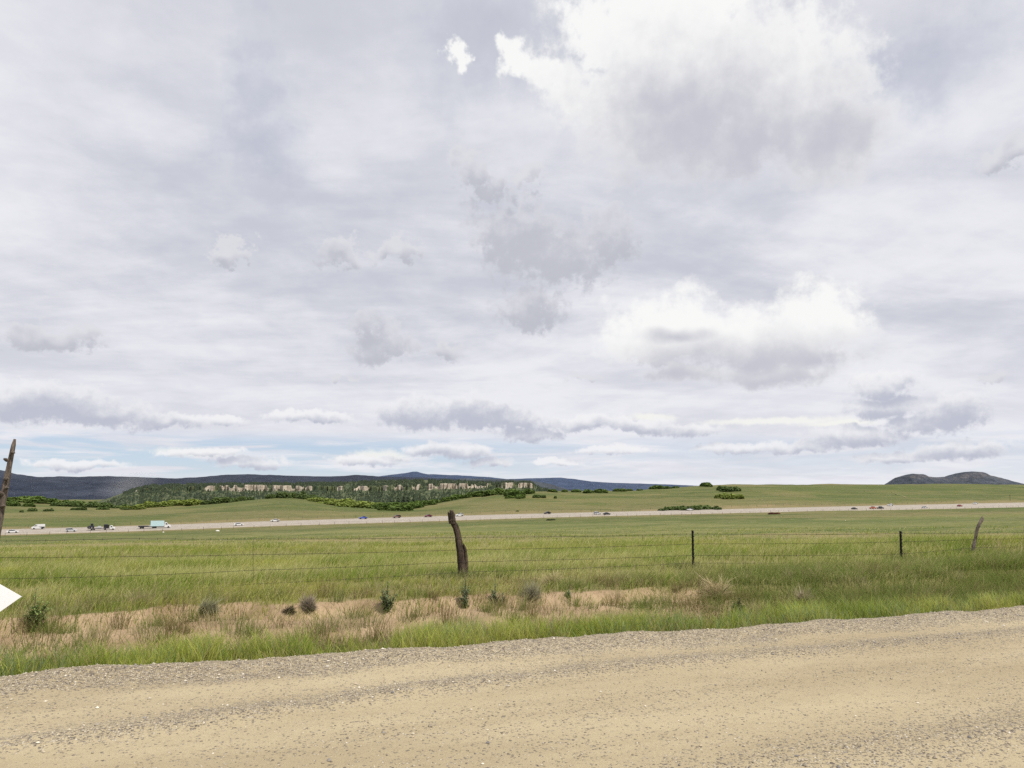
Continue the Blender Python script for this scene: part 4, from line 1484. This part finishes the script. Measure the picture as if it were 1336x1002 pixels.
def paint(name, c):
    m, nt, b = new_mat(name)
    n = nt.noise(pos_of(nt), 1.5, 3)
    setc(nt, b, nt.mix(n, tuple(x * .9 for x in c), c))
    b.inputs['Roughness'].default_value = .3
    b.inputs['Specular IOR Level'].default_value = .5
    return m


BODY = {
    'sedan': ([(-2.3, .42), (-2.32, .75), (-2.2, .95), (-1.5, .98), (.75, .95), (1.9, .82), (2.28, .65), (2.3, .40), (1.9, .28), (-1.9, .28)],
              [(-1.65, .95), (-1.0, 1.38), (-.3, 1.46), (.25, 1.42), (1.05, .93)], 4.6),
    'suv': ([(-2.25, .45), (-2.3, .85), (-2.22, 1.08), (-1.5, 1.1), (.85, 1.08), (1.95, .98), (2.25, .78), (2.28, .45), (1.9, .32), (-1.9, .32)],
            [(-2.15, 1.06), (-1.95, 1.60), (-1.2, 1.72), (.2, 1.70), (1.0, 1.06)], 4.6),
    'pickup': ([(-2.8, .55), (-2.82, 1.0), (-2.75, 1.1), (-1.0, 1.1), (-.9, 1.12), (1.2, 1.12), (2.4, 1.05), (2.75, .9), (2.78, .5), (2.3, .40), (-2.4, .40)],
               [(-1.0, 1.1), (-.85, 1.76), (-.3, 1.84), (.6, 1.82), (1.3, 1.1)], 5.6),
    'van': ([(-2.7, .4), (-2.75, 1.2), (-2.65, 2.1), (-2.4, 2.25), (1.0, 2.2), (1.7, 1.45), (2.5, 1.1), (2.72, .8), (2.72, .45), (2.3, .32), (-2.3, .32)],
            [(.3, 1.42), (.35, 2.0), (.9, 2.05), (1.55, 1.45)], 5.4),
}
_vm = {}


def make_vehicle(kind, color, label, px, w, rev=False, group=None):
    prof, glass, L = BODY[kind]
    p = hwy_pt(px, w)
    root = empty({'sedan': 'car', 'suv': 'car', 'pickup': 'pickup_truck', 'van': 'van'}[kind], p, HROT + (math.pi if rev else 0))
    tag(root, label, {'sedan': 'car', 'suv': 'car', 'pickup': 'pickup', 'van': 'van'}[kind])
    hw = .92 if kind in ('sedan', 'suv') else 1.0
    if kind not in _vm:
        A = Acc()
        loft(prof, lambda x, z: hw * (1 - .05 * (z > .9) - .06 * (abs(x) > 2.1)), A)
        G = Acc()
        loft(glass, lambda x, z: hw * ((.97 if kind != 'van' else 1.02) - .16 * max(0, z - 1.0) / .8 * (kind != 'van')), G)
        Rf = Acc()
        tops = sorted(glass, key=lambda q: -q[1])[:3] if kind != 'van' else None
        if tops:
            tops = sorted(tops)
            loft([(tops[0][0] - .02, tops[0][1] + .01), (tops[1][0], tops[1][1] + .035), (tops[2][0] + .05, tops[2][1] + .02), (tops[2][0] + .05, tops[2][1] - .05), (tops[0][0] - .02, tops[0][1] - .06)],
                 lambda x, z: hw * .86, Rf)
        _vm[kind] = (A.mesh('body'), G.mesh('window'), Rf.mesh('roof') if tops else None)
    bme, gme, rme = _vm[kind]

    def part(n, me, mat):
        me = me.copy()
        me.materials.clear()
        return link(n, me, mat, root)
    part('body', bme, color)
    part('window', gme, MATS['glass'])
    if rme: part('roof', rme, color)
    for sx in (-L * .3, L * .3):
        for sy in (-hw + .08, hw - .08):
            o = link('wheel', MATS['wheel'], MATS['tyre'], root)
            o.location = (sx, sy, .34)
    for s in (-.62, .62):
        A = Acc()
        A.box((max(q[0] for q in prof) - .03, s * hw, prof[-3][1] + .28 if kind != 'van' else .85), (.06, .3, .14))
        link('headlight', A.mesh('headlight'), MATS['lamp'], root)
    return root


def build_vehicles():
    MATS['glass'] = simple_mat('car_glass', (.025, .03, .035), .1, 0, .1, 2, .6)
    MATS['tyre'] = simple_mat('tyre_rubber', (.02, .02, .02), .85)
    MATS['lamp'] = simple_mat('lamp_glass', (.75, .75, .72), .2)
    MATS['wheel'] = wheel_mesh()
    MATS['chassis'] = simple_mat('truck_chassis', (.035, .035, .05), .7)
    white, silver = paint('white_car_paint', (.66, .66, .66)), paint('silver_car_paint', (.45, .46, .48))
    black, red, blue, maroon, orange, brown = (paint(n, c) for n, c in (('black_car_paint', (.015, .015, .02)), ('red_car_paint', (.25, .03, .03)), ('blue_car_paint', (.06, .10, .42)), ('maroon_car_paint', (.14, .02, .04)), ('orange_car_paint', (.42, .10, .05)), ('brown_car_paint', (.16, .09, .07))))
    near, far = 5.0, 26.0
    V = make_vehicle
    V('sedan', white, 'white car on the near lane, leftmost vehicle on the highway', 33, 4.6)
    V('van', white, 'white van on the far lane at left, just behind the leftmost car', 65, 21.5, True)
    V('suv', silver, 'pale silver car at the near edge of the highway left of the loaded truck', 107, 1.5)
    V('sedan', white, 'white car on the near lane right of the blue box truck', 320, 5)
    V('sedan', white, 'white car on the far lane left of the gully', 366, 21.5, True)
    V('sedan', blue, 'blue car on the far lane of the highway', 478, 21.5, True)
    V('suv', brown, 'reddish brown car on the far lane right of the blue car', 521, 21.5, True)
    V('sedan', maroon, 'brown car on the far lane just left of the dark centre post', 561, 21.5, True)
    V('suv', white, 'white car on the far lane just right of the dark centre post top', 601, 21.5, True)
    V('sedan', black, 'black car on the far lane right of the centre', 713, 21.5, True)
    V('suv', silver, 'silver car on the near lane just ahead of a dark car', 777, 10)
    V('sedan', black, 'dark car on the near lane right behind a silver car', 789, 5)
    V('sedan', white, 'white car on the far lane below the hilltop bushes', 895, 21.5, True)
    V('sedan', black, 'black car on the near lane at right behind the orange red pickup', 1105, 5)
    V('pickup', orange, 'orange red pickup on the near lane at right beside a black one', 1129, 6)
    V('pickup', black, 'black pickup on the near lane at right in front of the orange one', 1138.5, 5)
    V('suv', white, 'white car on the far lane above the two pickups', 1151, 21.5, True)
    V('sedan', silver, 'pale silver car on the near lane right of the two pickups', 1195, 4)
    V('sedan', red, 'dark red car on the highway above the slim crooked post', 1240, 10)
    V('sedan', white, 'white car on the far lane near the right edge', 1260, 21.5, True)
    # light blue box truck pulling a low trailer
    cyan = paint('light_blue_box_paint', (.46, .62, .66))
    p = hwy_pt(213, 7.5)
    root = tag(empty('box_truck', p, HROT), 'light blue box truck with white cab on the highway at left', 'truck')
    A = Acc(); A.box((1.2, 0, 2.25), (6.0, 2.4, 2.5)); link('cargo_box', A.mesh('cargo_box'), cyan, root)
    A = Acc(); A.box((-1.2, 0, .85), (11.8, 1.5, .28)); link('frame', A.mesh('frame'), MATS['chassis'], root)
    A = Acc(); loft([(4.4, .5), (4.4, 2.6), (4.7, 2.75), (5.3, 2.7), (5.9, 1.75), (7.0, 1.45), (7.15, .9), (7.1, .5)], lambda x, z: 1.12, A); link('cab', A.mesh('cab'), white, root)
    A = Acc(); loft([(4.85, 1.75), (4.85, 2.45), (5.36, 2.45), (5.86, 1.75)], lambda x, z: 1.135, A); link('window', A.mesh('window'), MATS['glass'], root)
    A = Acc(); A.box((-4.9, 0, 1.12), (4.6, 2.3, .26)); link('flatbed', A.mesh('flatbed'), MATS['chassis'], root)
    for sx in (-6, -5, -.6, .4, 6.1):
        for sy in (-1, 1):
            o = link('wheel', MATS['wheel'], MATS['tyre'], root, (sx, sy * 1.0, .5)); o.scale = (1.5, 1.3, 1.5)
    # white cab truck pulling a loaded low trailer
    p = hwy_pt(146, 7.0)
    root = tag(empty('flatbed_truck', p, HROT), 'white cab truck hauling dark machinery on a low trailer at left', 'truck')
    A = Acc(); loft([(3.4, .5), (3.4, 1.9), (3.7, 2.1), (4.3, 2.05), (4.7, 1.35), (5.5, 1.15), (5.6, .8), (5.5, .45)], lambda x, z: 1.05, A); link('cab', A.mesh('cab'), white, root)
    A = Acc(); loft([(3.75, 1.3), (3.75, 1.85), (4.25, 1.85), (4.6, 1.3)], lambda x, z: 1.065, A); link('window', A.mesh('window'), MATS['glass'], root)
    A = Acc(); A.box((1.9, 0, .85), (3.0, 2.1, .3)); link('flatbed', A.mesh('flatbed'), MATS['chassis'], root)
    A = Acc(); A.box((-2.9, 0, .75), (5.8, 2.2, .22)); A.box((.2, 0, .7), (.9, .15, .12)); link('trailer', A.mesh('trailer'), MATS['chassis'], root)
    for sx in (-4.2, -3.2, 1.4, 4.7):
        for sy in (-1, 1):
            o = link('wheel', MATS['wheel'], MATS['tyre'], root, (sx, sy * 1.0, .38)); o.scale = (1.1, 1.2, 1.1)
    c, s = math.cos(HROT), math.sin(HROT)
    lt = lambda x, z: (p[0] + x * c, p[1] + x * s, p[2] + z)
    A = Acc(); A.box((0, 0, .75), (2.2, 1.9, 1.3)); A.box((-.2, 0, 1.5), (1.5, 1.7, .3))
    o = tag(link('crate', A.mesh('crate'), black, loc=lt(1.9, 1.0)), 'black covered load behind the white truck cab', 'load'); o.rotation_euler = (0, 0, HROT)
    ld = tag(empty('loader', lt(-4.2, .86), HROT), 'dark upright loader machine at the rear of the low trailer', 'machine')
    A = Acc(); A.box((0, 0, .8), (2.0, 1.5, .8)); link('body', A.mesh('body'), MATS['chassis'], ld)
    A = Acc(); loft([(-.5, 1.2), (-.45, 2.3), (.5, 2.3), (.7, 1.2)], lambda x, z: .7, A); link('cab', A.mesh('cab'), black, ld)
    A = Acc(); A.box((-1.5, 0, .5), (.7, 1.6, .7)); A.box((-1.1, 0, 1.0), (1.2, .2, .2)); link('bucket', A.mesh('bucket'), MATS['chassis'], ld)
    for sx in (-.6, .6):
        for sy in (-.75, .75):
            link('wheel', MATS['wheel'], MATS['tyre'], ld, (sx, sy, .34))
    A = Acc(); A.box((0, 0, .4), (2.1, 1.4, .6)); A.box((.2, 0, .85), (1.1, 1.2, .4))
    o = tag(link('engine', A.mesh('engine'), silver, loc=lt(-1.2, .86)), 'pale grey machine on the front of the low trailer', 'machine'); o.rotation_euler = (0, 0, HROT)


def build_marker_pole():
    m = simple_mat('dark_pole_wood', (.06, .05, .04), .9)
    p = cast(1318, 653.5, 600, 1400)
    A = Acc()
    A.add(*tube([(0, 0, -.5), (.05, 0, 5.5)], [.16, .12], 8))
    A.box((0, 0, 4.6), (1.6, .14, .16), .4)
    tag(link('utility_pole', A.mesh('utility_pole'), m, loc=p), 'short dark utility pole beyond the highway near the right edge', 'pole')


def build_haze():
    m = bpy.data.materials.new('drifting_dust')
    m.use_nodes = True
    t = m.node_tree
    t.nodes.clear()
    nt = NT(t)
    out = nt.n('ShaderNodeOutputMaterial')
    vs = nt.n('ShaderNodeVolumeScatter', inp={'Color': (.86, .84, .76, 1), 'Density': .0016, 'Anisotropy': .2})
    ln = nt.vec('LENGTH', pos_of(nt))
    q = nt.math('MULTIPLY', nt.ss(ln, .85, .05), nt.math('MULTIPLY_ADD', nt.noise(pos_of(nt), 1.6, 3), .0020, .0005))
    t.links.new(q, vs.inputs['Density'])
    t.links.new(vs.outputs[0], out.inputs['Volume'])
    p = at_depth(168, 634, 3500)
    bm = bmesh.new()
    bmesh.ops.create_icosphere(bm, subdivisions=3, radius=1)
    for vv in bm.verts:
        k = 1 + .5 * (float(fbm(np.array([vv.co.x * 1.3 + 9]), np.array([vv.co.y + vv.co.z * 1.3]), 3, 15)[0]) - .5)
        vv.co = vv.co * k
    o = link('dust_haze', bm_mesh('dust_haze', bm, True), m, loc=p)
    o.scale = (190, 190, 85)
    o.rotation_euler = (0, R(-18), 0)
    tag(o, 'faint dust haze drifting in front of the dark mountains at left', 'haze', kind='stuff')


def build_track():
    pts = [(1163, 642.5), (1168, 644.5), (1172, 646), (1177, 647.5), (1182, 649.5)]
    P = np.array([cast(a, b) for a, b in pts])
    V, Q = [], []
    for i, p in enumerate(P):
        for s in (-3.5, 3.5):
            x, y = p[0] + s * .3, p[1] + s
            V.append((x, y, gz(x, y) + .45))
    for i in range(len(P) - 1): Q.append((2 * i, 2 * i + 2, 2 * i + 3, 2 * i + 1))
    tag(link('dirt_track', np_mesh('dirt_track', np.array(V), np.array(Q)), simple_mat('pale_dirt', (.34, .27, .16), .95, 0, .2, .1)), kind='structure')


# ------------------------------------------------------------------ sky
SUN_AZ, SUN_EL = R(128), R(58)       # azimuth clockwise from +Y


def build_sky():
    w = bpy.data.worlds.new('World')
    scene.world = w
    w.use_nodes = True
    t = w.node_tree
    t.nodes.clear()
    nt = NT(t)
    out = nt.n('ShaderNodeOutputWorld')
    bg = nt.n('ShaderNodeBackground', inp={'Strength': 0.1})
    t.links.new(bg.outputs[0], out.inputs[0])
    sky = nt.n('ShaderNodeTexSky', sky_type='NISHITA', sun_disc=False, sun_elevation=SUN_EL, sun_rotation=SUN_AZ, altitude=2000.0, air_density=1.0, dust_density=1.0)
    d = nt.n('ShaderNodeTexCoord').outputs['Generated']
    sp = nt.n('ShaderNodeSeparateXYZ')
    t.links.new(d, sp.inputs[0])
    x, y, z = sp.outputs
    az = nt.math('MULTIPLY', nt.math('ARCTAN2', x, y), 57.29578)
    el = nt.math('MULTIPLY', nt.math('ARCSINE', z), 57.29578)
    # ---- high thin overcast on a flat layer
    zz = nt.math('ADD', nt.math('MAXIMUM', z, 0.0), 0.13)
    cb = nt.n('ShaderNodeCombineXYZ')
    t.links.new(nt.math('DIVIDE', x, zz), cb.inputs[0])
    t.links.new(nt.math('DIVIDE', y, zz), cb.inputs[1])
    pl = nt.mapping(cb.outputs[0], rot=(0, 0, R(28)), scale=(0.55, 1.0, 1.0))
    s1 = nt.noise(pl, 0.9, 8, 0.58, 0.7)
    s2 = nt.noise(pl, 2.6, 6, 0.55, 0.3)
    sh = nt.math('ADD', nt.math('MULTIPLY', s1, 0.72), nt.math('MULTIPLY', s2, 0.28))
    s3 = nt.noise(nt.mapping(cb.outputs[0], rot=(0, 0, R(-20)), scale=(1.0, .8, 1.0)), 5.5, 6, 0.6, 0.2)
    sh = nt.math('ADD', sh, nt.math('MULTIPLY', nt.math('SUBTRACT', s3, .5), .22))
    sheet = nt.mix(nt.ss(sh, 0.36, 0.62), (.575, .59, .668), (.83, .835, .88))
    # a little darker and greyer high up
    sheet = nt.mix(nt.ss(el, 20, 40, 0, .35), sheet, (.66, .665, .71))
    sheet = nt.mix(nt.ss(el, 2, 14, .55, 0), sheet, (.84, .845, .895))
    # ---- blue gaps low over the horizon
    st = nt.n('ShaderNodeCombineXYZ')
    t.links.new(nt.math('MULTIPLY', az, 0.10), st.inputs[0])
    t.links.new(nt.math('MULTIPLY', el, 0.95), st.inputs[1])
    g1 = nt.noise(st.outputs[0], 1.0, 6, 0.6, 0.5)
    band = nt.math('MULTIPLY', nt.ss(el, .2, 1.2), nt.ss(el, 4.2, 2.8))
    side = nt.ss(az, 14, -14, .40, 1.0)
    gap = nt.math('MULTIPLY', nt.math('MULTIPLY', band, side), nt.ss(g1, .38, .56))
    hz = nt.mix(nt.ss(el, 0.0, 5.0), (5.4, 6.5, 8.2), (4.2, 5.6, 7.9))
    blue = nt.mix(.65, sky.outputs[0], hz)
    col = nt.mix(nt.math('MULTIPLY', gap, .9), nt.vec('SCALE', sheet, scale=10.0), blue)

    # ---- cumulus built from lobes placed by bearing and elevation
    def pe(px, py):
        q = ray(px, py)
        return math.degrees(math.atan2(q[0], q[1])), math.degrees(math.asin(q[2] / np.linalg.norm(q)))
    pc = nt.n('ShaderNodeCombineXYZ')
    t.links.new(az, pc.inputs[0])
    t.links.new(el, pc.inputs[1])
    P0 = pc.outputs[0]
    amp = nt.ss(el, 0.0, 22.0, .34, 1.45)

    def wob(P, sc, det, rough, k):
        q = nt.vec('SUBTRACT', nt.noise(P, sc, det, rough, out='Color'), (.5, .5, .5))
        return nt.vec('SCALE', nt.vec('SCALE', q, scale=k), scale=amp)

    def lobes(P, L, k=.35):
        cur = None
        for px, py, rx, ry in L:
            a, e = pe(px, py)
            ax = math.degrees(math.atan(rx / F)) * math.cos(R(abs(a))) ** 1
            ey = math.degrees(math.atan(ry / F))
            m = nt.n('ShaderNodeMapping', vector_type='POINT', inp={'Location': (-a / ax, -e / ey, 0), 'Scale': (1 / ax, 1 / ey, 0)})
            t.links.new(P, m.inputs['Vector'])
            ln = nt.vec('LENGTH', m.outputs[0])
            cur = ln if cur is None else nt.math('SMOOTH_MIN', cur, ln, k)
        return cur

    grey_scraps = [(620, 232, 34, 26), (688, 230, 22, 14), (656, 250, 14, 9), (672, 305, 66, 40), (720, 335, 90, 38), (800, 310, 42, 36), (443, 333, 32, 19), (520, 330, 38, 15),
                   (500, 450, 42, 20), (478, 425, 18, 20), (585, 457, 24, 13), (435, 487, 8, 5), (465, 490, 10, 4), (765, 492, 20, 6), (305, 325, 20, 12),
                   (690, 405, 50, 22), (1296, 495, 22, 6), (60, 440, 72, 13), (1310, 190, 34, 16), (860, 465, 50, 14)]
    low_banks = [(20, 522, 60, 18), (75, 528, 60, 20), (130, 540, 60, 14), (210, 548, 60, 8), (290, 550, 30, 6), (375, 541, 26, 7), (420, 544, 36, 8),
                 (545, 540, 50, 17), (610, 536, 55, 20), (660, 547, 50, 12), (695, 566, 36, 9), (755, 552, 50, 9), (830, 553, 40, 9), (890, 560, 40, 8),
                 (1150, 500, 36, 13), (1148, 531, 40, 13), (1240, 540, 42, 17), (1205, 551, 40, 9), (1120, 570, 50, 11), (1045, 583, 50, 7), (960, 583, 44, 6),
                 (560, 586, 36, 7), (600, 590, 40, 7), (640, 603, 26, 5), (480, 600, 40, 6), (265, 590, 50, 5), (330, 604, 40, 6), (100, 606, 50, 5), (1255, 588, 50, 9), (1180, 598, 50, 6), (800, 588, 40, 5), (730, 603, 30, 4)]
    low_banks = [(a, b, c * 1.10, d * 1.08) for a, b, c, d in low_banks]
    big = [(660, 60, 16, 12), (693, 88, 24, 18), (742, 118, 36, 24), (800, 130, 70, 36), (775, 70, 30, 28), (860, 40, 125, 75), (900, 110, 140, 90), (1010, 110, 100, 75), (1070, 150, 80, 65), (765, 135, 50, 24), (715, 100, 34, 20), (680, 72, 24, 17), (860, 170, 100, 42), (950, 195, 90, 32), (880, -10, 130, 55), (770, 30, 40, 40), (1090, 195, 50, 30), (597, 72, 11, 13),
           (930, 440, 110, 34), (1070, 412, 48, 36), (870, 425, 70, 42), (1000, 452, 110, 30), (1010, 485, 75, 14), (890, 490, 50, 10), (840, 455, 50, 18)]

    def layer(col, L, lit, shade, alpha, e0, e1, sA, kA, sB, kB, up, s0, s1, kn, SL=None):
        # a vanishing term makes the layers evaluate one after another (keeps the shader's stack small)
        P = nt.vec('ADD', P0, nt.vec('SCALE', col, scale=1e-8))
        W = nt.vec('ADD', P, wob(P, sA, 2, .5, kA))
        fine = nt.noise(P, sB, 6, .62)
        d = nt.math('MULTIPLY', nt.math('SUBTRACT', fine, .5), kB)
        f0 = nt.math('ADD', lobes(nt.vec('ADD', W, wob(P, sB * 1.3, 3, .6, kA * .55)), L), d)
        a = nt.math('MULTIPLY', nt.ss(f0, e1, e0), alpha)
        # how deep the cloud is just above this point: crowns catch the sun, bases stay grey
        U = nt.vec('ADD', W, nt.vec('SCALE', (-.25, 1.0, 0), scale=nt.math('MULTIPLY_ADD', f0, 1e-8, nt.math('MULTIPLY', amp, up))))
        f1 = nt.math('ADD', lobes(U, SL or L), nt.math('MULTIPLY', nt.math('SUBTRACT', fine, .5), kn))
        c = nt.mix(nt.ss(f1, s0, s1), shade, lit)
        return nt.mix(a, col, nt.vec('SCALE', c, scale=10.0))
    dim = [(640, 60, 110, 70), (770, 20, 60, 60), (1180, 95, 130, 45), (330, 195, 60, 40), (330, 110, 40, 60)]
    col = layer(col, dim, (.46, .49, .60), (.50, .52, .61), .62, -.1, 1.6, .15, 5.0, .5, 1.0, 0, .2, 1.2, 1.0, dim[:1])
    col = layer(col, grey_scraps, (.73, .735, .775), (.50, .51, .575), .84, .60, 1.28, .40, 3.4, 1.2, 1.8, .9, .2, 1.9, 1.4)
    bright = [(1010, 549, 100, 4.5), (1095, 551, 55, 4), (850, 545, 34, 5), (495, 594, 38, 8), (465, 599, 30, 6), (250, 590, 50, 5)]
    col = layer(col, bright, (.92, .915, .87), (.92, .915, .88), .85, .4, 1.4, .35, 1.2, 1.3, 1.2, 0, .2, 1.2, 1.0, bright[:1])
    col = layer(col, low_banks, (.89, .89, .91), (.50, .52, .615), .92, .72, 1.32, .45, 3.0, 1.3, 1.5, 1.5, .25, 2.0, 1.5)
    belly = [(900, 165, 110, 62), (985, 185, 110, 50), (870, 125, 60, 35), (1085, 170, 50, 45), (980, 466, 130, 19), (1060, 462, 60, 13), (1010, 488, 80, 16), (880, 437, 30, 9), (880, 490, 60, 12)]
    col = layer(col, big, (.95, .95, .94), (.56, .565, .63), .97, .64, 1.46, .25, 3.0, .6, 1.9, .3, -.15, 2.5, 1.5, belly)
    # below the horizon: dull haze, only seen by bounce light
    col = nt.mix(nt.ss(el, -1.0, -4.0), col, (1.6, 1.6, 1.3))
    t.links.new(col, bg.inputs['Color'])
    w.cycles.sampling_method = 'NONE'
    # sun
    sd = bpy.data.lights.new('sun', 'SUN')
    sd.energy = 4.5
    sd.angle = R(0.5)
    sd.color = (1.0, .945, .86)
    so = bpy.data.objects.new('sun', sd)
    COL.objects.link(so)
    dv = Vector((math.sin(SUN_AZ) * math.cos(SUN_EL), math.cos(SUN_AZ) * math.cos(SUN_EL), math.sin(SUN_EL)))
    so.rotation_euler = dv.to_track_quat('Z', 'Y').to_euler()
    so.location = dv * 50


def build_camera():
    cd = bpy.data.cameras.new('camera')
    cd.sensor_width = 36
    cd.lens = F / 1336 * 36
    cd.clip_start, cd.clip_end = .1, 120000
    co = bpy.data.objects.new('camera', cd)
    COL.objects.link(co)
    co.location = (0, 0, CAMZ)
    co.rotation_euler = (math.pi / 2 + PITCH, 0, 0)
    scene.camera = co


build_camera()
build_sky()
build_ground()
build_road()
build_highway()
build_mountains()
build_mesa()
build_shrubs()
build_pines()
build_grass()
build_fence()
build_highway_fences()
build_sign()
build_plants()
build_vehicles()
build_marker_pole()
build_track()
build_haze()

scene.view_settings.view_transform = 'Standard'
scene.view_settings.look = 'None'
scene.view_settings.exposure = 0
scene.view_settings.gamma = 1
scene.render.resolution_x, scene.render.resolution_y = 1024, 768
scene.cycles.use_denoising = False
scene.cycles.use_adaptive_sampling = True
scene.cycles.adaptive_threshold = 0.012
scene.cycles.adaptive_min_samples = 8
scene.cycles.max_bounces = 4
scene.cycles.transparent_max_bounces = 8
